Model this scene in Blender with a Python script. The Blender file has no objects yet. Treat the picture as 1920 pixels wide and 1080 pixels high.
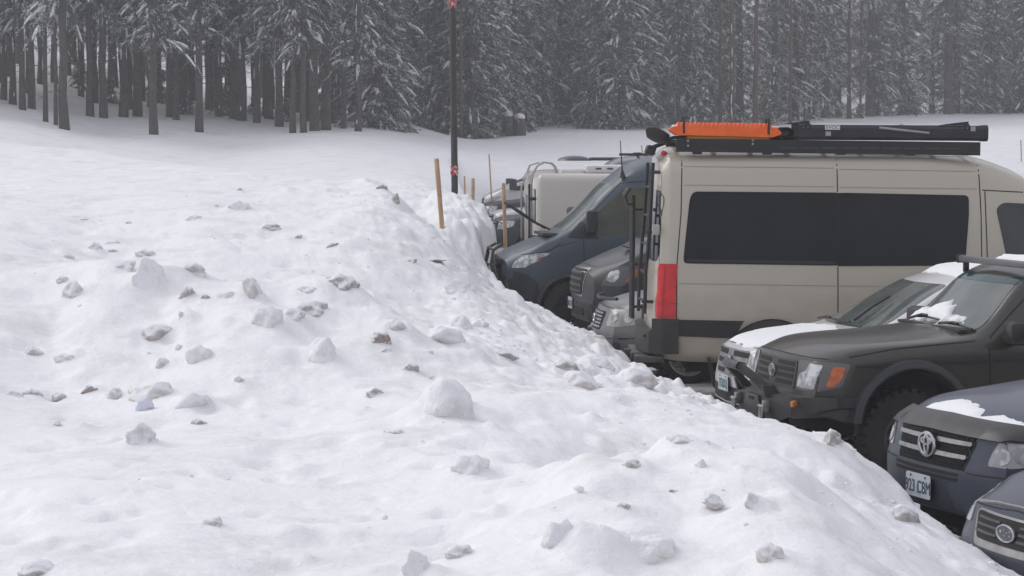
import bpy, bmesh, math, random
import numpy as np
from mathutils import Vector, Matrix, geometry, noise as mnoise
from mathutils.bvhtree import BVHTree
random.seed(7)
R = math.radians
SC = bpy.context.scene
COL = SC.collection

# ------------------------------------------------------------------ camera, sky, sun, exposure
CAM_H = 2.67
FPX = 4230.0            # focal length in pixels of a 1920 px wide frame
HORIZON = 290.0         # row of the horizon in a 1080 px high frame
cam_d = bpy.data.cameras.new('camera')
cam_d.sensor_width = 36.0
cam_d.lens = FPX / 1920.0 * 36.0
cam_d.clip_start = 0.1
cam_d.clip_end = 2000.0
cam = bpy.data.objects.new('camera', cam_d)
COL.objects.link(cam)
cam.location = (0, 0, CAM_H)
cam.rotation_euler = (R(90) - math.atan((540 - HORIZON) / FPX), 0, 0)
SC.camera = cam

SUN_EL, SUN_AZ = R(40), R(-62)
world = bpy.data.worlds.new('World')
SC.world = world
world.use_nodes = True
nt = world.node_tree
bg = nt.nodes['Background']
sky = nt.nodes.new('ShaderNodeTexSky')
sky.sky_type = 'NISHITA'
sky.sun_disc = False
sky.sun_elevation = SUN_EL
sky.sun_rotation = SUN_AZ
sky.air_density = 1.0
sky.dust_density = 6.0
sky.ozone_density = 1.0
hs = nt.nodes.new('ShaderNodeHueSaturation')      # cloud cover: the sky's own blue nearly gone
hs.inputs['Saturation'].default_value = 0.22
nt.links.new(sky.outputs['Color'], hs.inputs['Color'])
mx = nt.nodes.new('ShaderNodeMix')
mx.data_type = 'RGBA'
mx.inputs['Factor'].default_value = 0.72
mx.inputs['B'].default_value = (7.45, 7.58, 8.50, 1)   # even layer of cloud
nt.links.new(hs.outputs['Color'], mx.inputs['A'])
nt.links.new(mx.outputs['Result'], bg.inputs['Color'])
bg.inputs['Strength'].default_value = 0.097

sun_d = bpy.data.lights.new('sun', 'SUN')
sun_d.energy = 0.9
sun_d.angle = R(40)
sun_d.color = (1.0, 0.97, 0.93)
sun = bpy.data.objects.new('sun', sun_d)
COL.objects.link(sun)
# direction towards the sun: beyond the bank high, blurred by cloud
sd = Vector((math.sin(SUN_AZ) * math.cos(SUN_EL), math.cos(SUN_AZ) * math.cos(SUN_EL), math.sin(SUN_EL)))
sun.rotation_euler = sd.to_track_quat('Z', 'Y').to_euler()
sun.location = (0, 0, 60)

SC.view_settings.view_transform = 'Standard'
SC.view_settings.look = 'None'
SC.view_settings.gamma = 1.0
SC.view_settings.use_curve_mapping = False
SC.view_settings.exposure = 0.27
SC.render.engine = 'CYCLES'
SC.cycles.max_bounces = 6
SC.cycles.diffuse_bounces = 3
SC.cycles.glossy_bounces = 3
SC.cycles.transmission_bounces = 3
SC.cycles.volume_bounces = 0
SC.cycles.transparent_max_bounces = 6
SC.cycles.use_denoising = True
SC.cycles.caustics_reflective = False
SC.cycles.caustics_refractive = False

# ------------------------------------------------------------------ materials
MATS = {}
def mat(name, color, rough=0.6, metal=0.0, coat=0.0, spec=0.5, var=0.0, vscale=6.0, bump=0.0, bscale=30.0,
        color2=None, trans=0.0, emit=None, detail=4.0, thr=None, coords='Object'):
    """Principled material; colour varies between color and color2 (or darker/lighter) with noise."""
    if name in MATS:
        return MATS[name]
    m = bpy.data.materials.new(name)
    m.use_nodes = True
    t = m.node_tree
    b = t.nodes['Principled BSDF']
    b.inputs['Roughness'].default_value = rough
    b.inputs['Metallic'].default_value = metal
    b.inputs['Coat Weight'].default_value = coat
    b.inputs['Coat Roughness'].default_value = 0.08
    b.inputs['Specular IOR Level'].default_value = spec
    b.inputs['Base Color'].default_value = (*color, 1)
    tc = t.nodes.new('ShaderNodeTexCoord')
    if var > 0 or color2:
        n = t.nodes.new('ShaderNodeTexNoise')
        n.inputs['Scale'].default_value = vscale
        n.inputs['Detail'].default_value = detail
        n.inputs['Roughness'].default_value = 0.6
        t.links.new(tc.outputs[coords], n.inputs['Vector'])
        r = t.nodes.new('ShaderNodeValToRGB')
        lo, hi = thr or (0.35, 0.65)
        r.color_ramp.elements[0].position = lo
        r.color_ramp.elements[1].position = hi
        c2 = color2 or tuple(c * (1 - var) for c in color)
        r.color_ramp.elements[0].color = (*color, 1)
        r.color_ramp.elements[1].color = (*c2, 1)
        t.links.new(n.outputs['Fac'], r.inputs['Fac'])
        t.links.new(r.outputs['Color'], b.inputs['Base Color'])
    if bump > 0:
        n2 = t.nodes.new('ShaderNodeTexNoise')
        n2.inputs['Scale'].default_value = bscale
        n2.inputs['Detail'].default_value = 5.0
        t.links.new(tc.outputs[coords], n2.inputs['Vector'])
        bp = t.nodes.new('ShaderNodeBump')
        bp.inputs['Strength'].default_value = bump
        bp.inputs['Distance'].default_value = 0.02
        t.links.new(n2.outputs['Fac'], bp.inputs['Height'])
        t.links.new(bp.outputs['Normal'], b.inputs['Normal'])
    if trans:
        b.inputs['Transmission Weight'].default_value = trans
    MATS[name] = m
    return m

def paint(name, color, metal=0.0, dirt=(0.20, 0.185, 0.165), top=0.95, amount=0.75, rough=0.32, coat=0.6):
    """Car paint with a film of road dirt that thickens towards the sills (splashed salt and grit)."""
    if name in MATS:
        return MATS[name]
    m = bpy.data.materials.new(name)
    m.use_nodes = True
    t = m.node_tree
    b = t.nodes['Principled BSDF']
    tc = t.nodes.new('ShaderNodeTexCoord')
    sep = t.nodes.new('ShaderNodeSeparateXYZ')
    t.links.new(tc.outputs['Object'], sep.inputs[0])
    n = t.nodes.new('ShaderNodeTexNoise')
    n.inputs['Scale'].default_value = 5.0
    n.inputs['Detail'].default_value = 6.0
    n.inputs['Roughness'].default_value = 0.65
    t.links.new(tc.outputs['Object'], n.inputs['Vector'])
    mr = t.nodes.new('ShaderNodeMapRange')
    mr.inputs['From Min'].default_value = top
    mr.inputs['From Max'].default_value = 0.3
    mr.inputs['To Min'].default_value = -0.12
    mr.inputs['To Max'].default_value = 0.75
    mr.clamp = False
    t.links.new(sep.outputs['Z'], mr.inputs['Value'])
    ad = t.nodes.new('ShaderNodeMath'); ad.operation = 'ADD'
    t.links.new(mr.outputs[0], ad.inputs[0]); t.links.new(n.outputs['Fac'], ad.inputs[1])
    mr2 = t.nodes.new('ShaderNodeMapRange')
    mr2.inputs['From Min'].default_value = 0.42
    mr2.inputs['From Max'].default_value = 1.15
    mr2.inputs['To Min'].default_value = 0.0
    mr2.inputs['To Max'].default_value = amount
    t.links.new(ad.outputs[0], mr2.inputs['Value'])
    mixc = t.nodes.new('ShaderNodeMix'); mixc.data_type = 'RGBA'
    mixc.inputs['A'].default_value = (*color, 1)
    mixc.inputs['B'].default_value = (*dirt, 1)
    t.links.new(mr2.outputs[0], mixc.inputs['Factor'])
    t.links.new(mixc.outputs['Result'], b.inputs['Base Color'])
    rr = t.nodes.new('ShaderNodeMapRange')
    rr.inputs['To Min'].default_value = rough
    rr.inputs['To Max'].default_value = 0.75
    t.links.new(mr2.outputs[0], rr.inputs['Value'])
    t.links.new(rr.outputs[0], b.inputs['Roughness'])
    b.inputs['Metallic'].default_value = metal
    cw = t.nodes.new('ShaderNodeMapRange')
    cw.inputs['To Min'].default_value = coat
    cw.inputs['To Max'].default_value = 0.0
    t.links.new(mr2.outputs[0], cw.inputs['Value'])
    t.links.new(cw.outputs[0], b.inputs['Coat Weight'])
    b.inputs['Coat Roughness'].default_value = 0.12
    # fine orange-peel / droplets so that reflections are not perfectly clean
    n2 = t.nodes.new('ShaderNodeTexNoise')
    n2.inputs['Scale'].default_value = 90.0
    n2.inputs['Detail'].default_value = 3.0
    t.links.new(tc.outputs['Object'], n2.inputs['Vector'])
    bp = t.nodes.new('ShaderNodeBump')
    bp.inputs['Strength'].default_value = 0.10
    bp.inputs['Distance'].default_value = 0.004
    t.links.new(n2.outputs['Fac'], bp.inputs['Height'])
    t.links.new(bp.outputs['Normal'], b.inputs['Normal'])
    MATS[name] = m
    return m

# ------------------------------------------------------------------ object helpers
def tag(o, label=None, cat=None, group=None, kind=None):
    if label: o['label'] = label
    if cat: o['category'] = cat
    if group: o['group'] = group
    if kind: o['kind'] = kind
    return o

def empty(name, loc=(0, 0, 0), rz=0.0):
    o = bpy.data.objects.new(name, None)
    o.empty_display_size = 0.2
    COL.objects.link(o)
    o.location = loc
    o.rotation_euler = (0, 0, rz)
    return o

def link_mesh(name, me, m, parent=None):
    if m is not None and len(me.materials) == 0:
        if isinstance(m, (list, tuple)):
            for k in m: me.materials.append(k)
        else:
            me.materials.append(m)
    o = bpy.data.objects.new(name, me)
    COL.objects.link(o)
    if parent is not None:
        o.parent = parent
    return o

def smooth_sharp(bm, ang=35.0):
    lim = R(ang)
    for f in bm.faces: f.smooth = True
    for e in bm.edges:
        if len(e.link_faces) == 2:
            e.smooth = e.calc_face_angle(0.0) < lim
        else:
            e.smooth = True

def bm_obj(name, bm, m, parent=None, smooth=35.0):
    bm.normal_update()
    if smooth is not None:
        smooth_sharp(bm, smooth)
    me = bpy.data.meshes.new(name)
    bm.to_mesh(me)
    bm.free()
    return link_mesh(name, me, m, parent)

def box(bm, c, s, rot=None, bev=0.0):
    """box of full size s centred on c, optionally bevelled, rot = Matrix 3x3"""
    r = bmesh.ops.create_cube(bm, size=1.0)
    vs = r['verts']
    for v in vs:
        v.co = Vector((v.co.x * s[0], v.co.y * s[1], v.co.z * s[2]))
    if bev > 0:
        es = list({e for v in vs for e in v.link_edges})
        rb = bmesh.ops.bevel(bm, geom=es, offset=bev, segments=2, profile=0.5, affect='EDGES')
        vs = list({v for f in rb['faces'] for v in f.verts} | {v for v in vs if v.is_valid})
    for v in vs:
        p = v.co
        if rot is not None: p = rot @ p
        v.co = p + Vector(c)
    return vs

def tube(bm, pts, rad, n=8, cap=True):
    """tube along a polyline; rad a number or a list"""
    pts = [Vector(p) for p in pts]
    rings = []
    up = Vector((0, 0, 1))
    prev = None
    for i, p in enumerate(pts):
        a = pts[max(i - 1, 0)]; b = pts[min(i + 1, len(pts) - 1)]
        d = (b - a).normalized()
        if prev is None:
            s = d.cross(up)
            if s.length < 1e-3: s = d.cross(Vector((1, 0, 0)))
        else:
            s = prev - d * prev.dot(d)
        s.normalize(); prev = s
        q = d.cross(s)
        r = rad[i] if isinstance(rad, (list, tuple)) else rad
        rings.append([bm.verts.new(p + (s * math.cos(k * 2 * math.pi / n) + q * math.sin(k * 2 * math.pi / n)) * r) for k in range(n)])
    for a, b in zip(rings[:-1], rings[1:]):
        for k in range(n):
            bm.faces.new((a[k], a[(k + 1) % n], b[(k + 1) % n], b[k]))
    if cap:
        bm.faces.new(list(reversed(rings[0]))); bm.faces.new(rings[-1])

def lathe(bm, prof, n=32, axis='Y', c=(0, 0, 0), closed=False):
    """revolve (radius, offset) profile round an axis through c"""
    rings = []
    for r, h in prof:
        ring = []
        for k in range(n):
            a = 2 * math.pi * k / n
            if axis == 'Y': p = (r * math.cos(a), h, r * math.sin(a))
            elif axis == 'X': p = (h, r * math.cos(a), r * math.sin(a))
            else: p = (r * math.cos(a), r * math.sin(a), h)
            ring.append(bm.verts.new(Vector(p) + Vector(c)))
        rings.append(ring)
    pairs = list(zip(rings[:-1], rings[1:]))
    if closed: pairs.append((rings[-1], rings[0]))
    for a, b in pairs:
        for k in range(n):
            try: bm.faces.new((a[k], a[(k + 1) % n], b[(k + 1) % n], b[k]))
            except ValueError: pass
    return rings

def prism(bm, poly, axis, a, b):
    """extrude a 2D polygon along an axis between a and b. axis 'Y': poly=(x,z); 'X': poly=(y,z); 'Z': poly=(x,y)"""
    def P(p, h):
        if axis == 'Y': return (p[0], h, p[1])
        if axis == 'X': return (h, p[0], p[1])
        return (p[0], p[1], h)
    A = [bm.verts.new(P(p, a)) for p in poly]
    B = [bm.verts.new(P(p, b)) for p in poly]
    n = len(poly)
    fs = [bm.faces.new(A), bm.faces.new(list(reversed(B)))]
    for k in range(n):
        fs.append(bm.faces.new((A[k], B[k], B[(k + 1) % n], A[(k + 1) % n])))
    bmesh.ops.recalc_face_normals(bm, faces=fs)
    return A + B

def part(name, m, parent, fn, smooth=35.0):
    bm = bmesh.new()
    fn(bm)
    return bm_obj(name, bm, m, parent, smooth)

# ------------------------------------------------------------------ numpy noise
def _hash(ix, iy, seed):
    h = (ix.astype(np.int64) * 374761393 + iy.astype(np.int64) * 668265263 + seed * 982451653) & 0x7fffffff
    h = ((h ^ (h >> 13)) * 1274126177) & 0x7fffffff
    return ((h ^ (h >> 16)) & 0xffff) / 65535.0
def vnoise(x, y, seed=0):
    ix, iy = np.floor(x), np.floor(y)
    fx, fy = x - ix, y - iy
    u = fx * fx * fx * (fx * (fx * 6 - 15) + 10); v = fy * fy * fy * (fy * (fy * 6 - 15) + 10)
    a = _hash(ix, iy, seed); b = _hash(ix + 1, iy, seed); c = _hash(ix, iy + 1, seed); d = _hash(ix + 1, iy + 1, seed)
    return (a + (b - a) * u) * (1 - v) + (c + (d - c) * u) * v - 0.5
def fbm(x, y, seed=0, oct=4, gain=0.5):
    s = 0; amp = 1.0
    ca, sa = math.cos(0.6), math.sin(0.6)
    for o in range(oct):
        s = s + amp * vnoise(x, y, seed + o * 17)
        x, y = (x * ca - y * sa) * 2.03 + 3.1, (x * sa + y * ca) * 2.03 - 1.7
        amp *= gain
    return s
def sstep(a, b, x):
    t = np.clip((x - a) / (b - a), 0, 1)
    return t * t * (3 - 2 * t)
# ------------------------------------------------------------------ terrain: ploughed snow bank, field and rising woods
# survey points of the snow surface: (bearing px, row px, forward distance m) -> world height
def _z(py, D): return CAM_H - (py - HORIZON) * D / FPX
SURV = [(px, D, _z(py, D)) for px, py, D in [
    (300,1080,8.0),(0,1080,8.2),(700,1070,8.3),(860,1040,8.5),
    (1280,827,10.2),(1100,858,9.9),(1000,925,9.3),(1280,1000,8.6),(1100,1080,7.8),(1450,862,10.3),(1560,930,10.1),(1640,1000,9.7),(1740,1079,9.2),
    (400,1000,9.0),(100,900,10.5),(400,880,11.0),(700,900,10.8),(700,800,12.5),(900,800,12.5),(835,775,13),(250,830,12.3),(0,740,14.5),(500,750,14.2),
    (1000,765,13.5),(1150,765,14),(1300,785,14),(1400,805,14),(1500,850,13),(1600,884,13),(1700,958,12.8),(1780,1003,12.3),(1860,1075,11.6),
    (100,640,16.5),(300,600,17),(300,690,15.5),(600,640,16.5),(600,700,15.3),(800,700,15.5),(850,660,16.5),(1000,700,16.5),(1150,728,17),(1250,752,17),(1350,778,16.5),(1450,803,16),
    (200,485,18.5),(330,500,18.5),(480,522,18.3),(600,515,18.3),(700,562,18),(780,600,18),(900,640,18),(0,530,18),
    (100,440,25),(400,440,24.5),(650,470,23.5),(800,500,24),(900,570,22.5),(850,600,21),(1000,620,22),(1100,655,22),(1200,702,21),
    (900,528,27),(960,562,28),(1040,597,28),
    (0,400,27),(300,380,29),(500,360,32),(650,360,32),(705,347,34),(760,390,31),(820,440,29),(870,490,28),
    (828,402,34),(860,388,38),(895,402,39),(928,432,38),(800,367,42),(853,370,46),
    (0,320,40),(200,310,42),(0,262,60),(200,288,52),(420,314,45),(600,335,40),
    (420,290,80),(600,290,75),(200,250,88),(0,222,85),(120,243,85),(290,248,88),(550,250,92),(680,245,95),
    (0,150,110),(200,180,112),(450,215,108),(640,225,112),(120,110,130),(300,160,130),(500,200,130),
    (760,225,115),(870,258,112),(760,330,62),(700,310,70),(870,290,85),(960,250,115),(1000,235,125),(1200,240,122),(1300,240,122),(1420,235,128),(1600,222,140),(1900,216,150),
    (1500,270,95),(1900,265,95),(1200,280,95)]]
SURV += [(px, 3.0, 1.05) for px in (-800, 300, 960, 1600, 2700)] + [(px, 6.0, 1.1) for px in (-800, 300, 960, 1500)]
SURV += [(1280, 11.5, 1.03), (1400, 11.6, .98), (1500, 11.5, 0.86), (1100, 11.2, 1.0), (1190, 11.4, 1.0), (2400, 6.0, 0.9), (3200, 6.0, 0.3)]
SURV += [(200, 20.6, 1.55), (480, 20.5, 1.36), (600, 20.4, 1.38), (720, 20.4, 1.22), (800, 20.2, 1.12), (330, 20.6, 1.45)]
SURV += [(780, 35.5, 1.5), (740, 36.5, 1.75), (825, 31.6, 1.36), (870, 30.2, 1.02), (420, 62, 2.05), (200, 65, 2.45), (600, 55, 1.9), (900, 60, 1.3), (850, 55, 1.75)]
SURV += [(px, 84.0, 2.35) for px in (1000, 1300, 1600, 1900, 2500)] + [(px, 60.0, 0.6) for px in (1000, 1500, 2200)] + [(px, 38.0, 0.4) for px in (1000, 1500, 2200)]
SURV += [(px, 200.0, 9.0) for px in (-400, 500, 1000, 1500, 2300)] + [(px, 420.0, 16.0) for px in (-400, 960, 2300)]
for D, z in ((8.2, 1.25), (12, 1.15), (16.5, 1.35), (19, 1.7), (25, 1.85), (34, 2.2), (45, 2.75), (60, 3.4), (86, 4.6), (110, 7.0), (130, 9.0)):
    SURV.append((-420, D, z))
SURV = np.array(SURV)
_cp = np.stack([(SURV[:, 0] - 960) / FPX * 5.0, np.log(SURV[:, 1])], 1)
def _tps(r2): return 0.5 * r2 * np.log(r2 + 1e-9)
def _solve():
    n = len(_cp)
    d2 = ((_cp[:, None] - _cp[None]) ** 2).sum(-1)
    A = np.zeros((n + 3, n + 3))
    A[:n, :n] = _tps(d2) + np.eye(n) * 0.00025
    A[:n, n] = 1; A[:n, n + 1:] = _cp
    A[n, :n] = 1; A[n + 1:, :n] = _cp.T
    b = np.concatenate([SURV[:, 2], [0, 0, 0]])
    return np.linalg.solve(A, b)
_W = _solve()
TOE = np.array([(0,5.2),(3,4.6),(8,3.3),(11.6,2.85),(13,2.62),(14.5,2.45),(16,2.2),(18,1.93),(21,1.60),(24,1.17),(27.5,.93),(30,.50),(32,-.12),(34,-.50),(36.5,-.48),(38,-.34),(45,-.5),(60,-1.1),(75,-1.8),(80,-2.2)])
def toe_x(y): return np.interp(y, TOE[:, 0], TOE[:, 1])

def ground_smooth(x, y):
    x = np.asarray(x, float); y = np.asarray(y, float)
    th = np.arctan2(x, y)
    lim = 0.36
    at = np.abs(th)
    a = np.where(at < lim, np.tan(np.clip(th, -lim, lim)), np.sign(th) * math.tan(lim) * (1 - (at - lim) / (math.pi - lim)))
    D = np.where(at < 1.2, np.maximum(y, 0.36 * np.abs(x)), np.hypot(x, y) * 0.9)
    D = np.clip(D, 2.0, 420.0)
    q = np.stack([a * 5.0, np.log(D)], -1)
    flat = q.reshape(-1, 2)
    out = np.empty(len(flat))
    n = len(_cp)
    for i in range(0, len(flat), 40000):
        s = flat[i:i + 40000]
        d2 = ((s[:, None] - _cp[None]) ** 2).sum(-1)
        out[i:i + 40000] = _tps(d2) @ _W[:n] + _W[n] + s @ _W[n + 1:]
    return out.reshape(x.shape)

LUMPS = []      # soft half-buried lumps: (x, y, radius, height)
def ground(x, y, detail=True):
    x = np.asarray(x, float); y = np.asarray(y, float)
    z = ground_smooth(x, y)
    near = 1 - sstep(45, 75, y)
    # wind and plough relief
    if detail:
        calm = 0.35 + 0.65 * sstep(13.0, 18.0, y)
        rough = calm * (0.35 + 0.65 * sstep(-1.5, 0.8, x - (toe_x(y) - 3.0) + 1.2 * vnoise(x * 0.5, y * 0.3, 5)))
        blocky = fbm(x * 2.3, y * 1.5, 11, 4, 0.55)
        z = z + near * (0.06 * fbm(x * 0.7, y * 0.45, 3, 3) + 0.065 * rough * blocky)
        crumb = sstep(15.5, 18.5, y) * (1 - sstep(33, 36, y)) * sstep(-2.6, -0.9, x - toe_x(y))
        z = z + crumb * (0.05 * fbm(x * 6.5, y * 4.2, 61, 3, 0.6) + 0.02 * np.abs(fbm(x * 15, y * 10, 63, 2)))
        clod = np.maximum(fbm(x * 4.1, y * 2.7, 31, 3, 0.5) - 0.16, 0)
        z = z + near * (0.09 * rough) * clod
        ripple = fbm(x * 9.0, y * 6.0, 51, 3, 0.55)
        z = z + (1 - sstep(22, 45, y)) * 0.011 * (0.4 + rough) * ripple
        cut = sstep(28.5, 31.5, y) * (1 - sstep(44, 48, y)) * sstep(-2.0, -.5, x - toe_x(y))
        z = z + cut * (0.26 * fbm(x * 1.7, y * 0.8, 81, 4, .6) + 0.10 * np.abs(fbm(x * 4, y * 2, 83, 3)))
        # wind crust terraces: long soft steps across the slope
        z = z + near * 0.012 * np.sin(7.0 * (y * 0.35 + x * 0.25 + 1.1 * fbm(x * 0.6, y * 0.5, 71, 3)))
        z = z + (1 - near) * 0.22 * fbm(x * 0.06, y * 0.05, 91, 3)
    if detail and len(LUMPS) and x.size > 2000:
        zf, xf, yf = z.ravel().copy(), x.ravel(), y.ravel()
        for lx, ly, lr, lh in LUMPS:
            k = np.nonzero((np.abs(xf - lx) < 2.6 * lr) & (np.abs(yf - ly) < 3.2 * lr))[0]
            if len(k):
                d2 = ((xf[k] - lx) ** 2 + ((yf[k] - ly) * 0.8) ** 2) / (lr * lr)
                zf[k] += lh * np.exp(-d2)
        z = zf.reshape(x.shape)
    # the cleared car park: the bank is cut along its toe
    tx = toe_x(y) + (0.16 * fbm(x * 0 + 3.0, y * 0.9, 15, 3) + 0.07 * vnoise(y * 3.1, x * 2.0, 16) if detail else 0)
    lot = sstep(-0.14, 0.42, x - tx) * (1 - sstep(77.0, 79.5, y + 0.7 * vnoise(x * 0.4, y * 0.0, 8)))
    wall = sstep(31, 33.5, y) * (1 - sstep(42, 47, y))           # steep plough-cut wall beside the far van
    steep = sstep(-0.05, 0.16, x - tx) * (1 - sstep(77.0, 79.5, y))
    lot = lot * (1 - wall) + steep * wall
    z = z * (1 - lot) + (-0.45) * lot
    return z
def gz(x, y): return float(ground(np.array([x]), np.array([y]))[0])

_Dm = np.exp(np.linspace(math.log(5.0), math.log(160.0), 900))
def hit(px, py):
    """where the line of sight through a photo pixel first meets the snow surface"""
    a = (px - 960) / FPX
    zr = CAM_H - (py - HORIZON) / FPX * _Dm
    g = ground(a * _Dm, _Dm)
    i = np.nonzero(zr <= g)[0]
    D = _Dm[i[0]] if len(i) else 140.0
    return Vector((a * D, D, gz(a * D, D))), D

# ------------------------------------------------------------------ snow materials
def snow_material(name, base, dirt_amt=0.25, scale=1.0, bump=0.55):
    m = bpy.data.materials.new(name)
    m.use_nodes = True
    t = m.node_tree
    b = t.nodes['Principled BSDF']
    tc = t.nodes.new('ShaderNodeTexCoord')
    b.inputs['Roughness'].default_value = 0.62
    b.inputs['Specular IOR Level'].default_value = 0.25
    n1 = t.nodes.new('ShaderNodeTexNoise'); n1.inputs['Scale'].default_value = 1.3 * scale; n1.inputs['Detail'].default_value = 8; n1.inputs['Roughness'].default_value = 0.68
    t.links.new(tc.outputs['Object'], n1.inputs['Vector'])
    r1 = t.nodes.new('ShaderNodeValToRGB')
    r1.color_ramp.elements[0].position = 0.5; r1.color_ramp.elements[0].color = (*base, 1)
    r1.color_ramp.elements[1].position = 0.78
    dirt_amt *= 1.0
    d = tuple(base[i] * (1 - dirt_amt) + (0.42, 0.39, 0.36)[i] * dirt_amt for i in range(3))
    r1.color_ramp.elements[1].color = (*d, 1)
    t.links.new(n1.outputs['Fac'], r1.inputs['Fac'])
    # scattered specks of grit, needles and bark
    n3 = t.nodes.new('ShaderNodeTexNoise'); n3.inputs['Scale'].default_value = 22 * scale; n3.inputs['Detail'].default_value = 2
    t.links.new(tc.outputs['Object'], n3.inputs['Vector'])
    r3 = t.nodes.new('ShaderNodeValToRGB')
    r3.color_ramp.elements[0].position = 0.735; r3.color_ramp.elements[0].color = (0, 0, 0, 1)
    r3.color_ramp.elements[1].position = 0.80; r3.color_ramp.elements[1].color = (1, 1, 1, 1)
    t.links.new(n3.outputs['Fac'], r3.inputs['Fac'])
    ms = t.nodes.new('ShaderNodeMix'); ms.data_type = 'RGBA'
    ms.inputs['B'].default_value = (0.30, 0.26, 0.23, 1)
    t.links.new(r1.outputs['Color'], ms.inputs['A'])
    mu = t.nodes.new('ShaderNodeMath'); mu.operation = 'MULTIPLY'; mu.inputs[1].default_value = 0.55
    t.links.new(r3.outputs['Color'], mu.inputs[0]); t.links.new(mu.outputs[0], ms.inputs['Factor'])
    t.links.new(ms.outputs['Result'], b.inputs['Base Color'])
    n2 = t.nodes.new('ShaderNodeTexNoise'); n2.inputs['Scale'].default_value = 14 * scale; n2.inputs['Detail'].default_value = 6; n2.inputs['Roughness'].default_value = 0.6
    t.links.new(tc.outputs['Object'], n2.inputs['Vector'])
    bp = t.nodes.new('ShaderNodeBump'); bp.inputs['Strength'].default_value = bump; bp.inputs['Distance'].default_value = 0.03
    t.links.new(n2.outputs['Fac'], bp.inputs['Height'])
    t.links.new(bp.outputs['Normal'], b.inputs['Normal'])
    MATS[name] = m
    return m
SNOW = snow_material('snow', (0.87, 0.872, 0.885), 0.42)
SNOWCAP = snow_material('fresh_snow', (0.87, 0.875, 0.89), 0.05, 3.0, 0.3)
LOTM = mat('packed_slush', (0.62, 0.62, 0.64), 0.55, var=0, color2=(0.34, 0.33, 0.32), vscale=1.6, bump=0.5, bscale=8, thr=(0.42, 0.62))

def build_terrain():
    th = np.concatenate([np.linspace(-math.pi, -0.36, 60)[:-1], np.linspace(-0.36, -0.245, 24)[:-1], np.linspace(-0.245, 0.245, 560)[:-1],
                         np.linspace(0.245, 0.36, 24)[:-1], np.linspace(0.36, math.pi, 60)[:-1]])
    r = np.concatenate([np.linspace(0.4, 5.0, 14)[:-1], np.exp(np.linspace(math.log(5.0), math.log(48.0), 430))[:-1],
                        np.exp(np.linspace(math.log(48.0), math.log(170.0), 90))[:-1], np.exp(np.linspace(math.log(170.0), math.log(400.0), 12))])
    T, Rr = np.meshgrid(th, r)
    X = Rr * np.sin(T); Y = Rr * np.cos(T)
    Z = ground(X, Y)
    nr, nt_ = X.shape
    co = np.stack([X, Y, Z], -1).reshape(-1, 3)
    i = np.arange(nr - 1)[:, None] * nt_
    j = np.arange(nt_)[None]
    jn = (j + 1) % nt_
    F = np.stack([i + j, i + nt_ + j, i + nt_ + jn, i + jn], -1).reshape(-1, 4)[:, ::-1]
    me = bpy.data.meshes.new('snow_ground')
    me.vertices.add(len(co)); me.vertices.foreach_set('co', co.astype(np.float32).ravel())
    me.loops.add(F.size); me.loops.foreach_set('vertex_index', F.astype(np.int32).ravel())
    me.polygons.add(len(F)); me.polygons.foreach_set('loop_start', np.arange(0, F.size, 4, dtype=np.int32))
    me.polygons.foreach_set('use_smooth', np.ones(len(F), bool))
    me.update(calc_edges=True); me.validate()
    o = link_mesh('snow_ground', me, SNOW)
    tag(o, kind='structure')
    # the centre hole under the camera
    # car park: uneven packed snow and slush
    bm = bmesh.new()
    xs = np.linspace(-2.6, 34, 120); ys = np.concatenate([np.linspace(2, 45, 150), np.linspace(45.5, 79.5, 50)])
    grid = []
    for y in ys:
        zz = 0.02 * fbm(xs * 1.6, np.full_like(xs, y * 1.2), 44, 4) * (1.0) 
        grid.append([bm.verts.new((x, y, z)) for x, z in zip(xs, zz)])
    for a, b in zip(grid[:-1], grid[1:]):
        for k in range(len(xs) - 1):
            bm.faces.new((a[k], a[k + 1], b[k + 1], b[k]))
    o = bm_obj('parking_lot', bm, LOTM, None, 60)
    tag(o, kind='structure')
# ------------------------------------------------------------------ conifers
BARK = mat('bark', (0.115, 0.103, 0.098), 0.9, color2=(0.055, 0.050, 0.048), vscale=9, bump=0.8, bscale=16, spec=0.1)
BARKR = mat('bark_red', (0.13, 0.085, 0.065), 0.9, color2=(0.06, 0.045, 0.038), vscale=9, bump=0.8, bscale=16, spec=0.1)
NEEDLE = mat('needles', (0.075, 0.082, 0.070), 0.75, color2=(0.12, 0.125, 0.118), vscale=1.6, spec=0.15)
TSNOW = mat('bough_snow', (0.82, 0.83, 0.86), 0.7, spec=0.2)

def np_mesh(name, V, F):
    me = bpy.data.meshes.new(name)
    V = np.asarray(V, np.float32)
    me.vertices.add(len(V)); me.vertices.foreach_set('co', V.ravel())
    lens = np.array([len(f) for f in F], np.int32)
    flat = np.array([i for f in F for i in f], np.int32)
    me.loops.add(len(flat)); me.loops.foreach_set('vertex_index', flat)
    me.polygons.add(len(F)); me.polygons.foreach_set('loop_start', np.concatenate([[0], np.cumsum(lens)[:-1]]).astype(np.int32))
    me.update(calc_edges=True)
    return me

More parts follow.
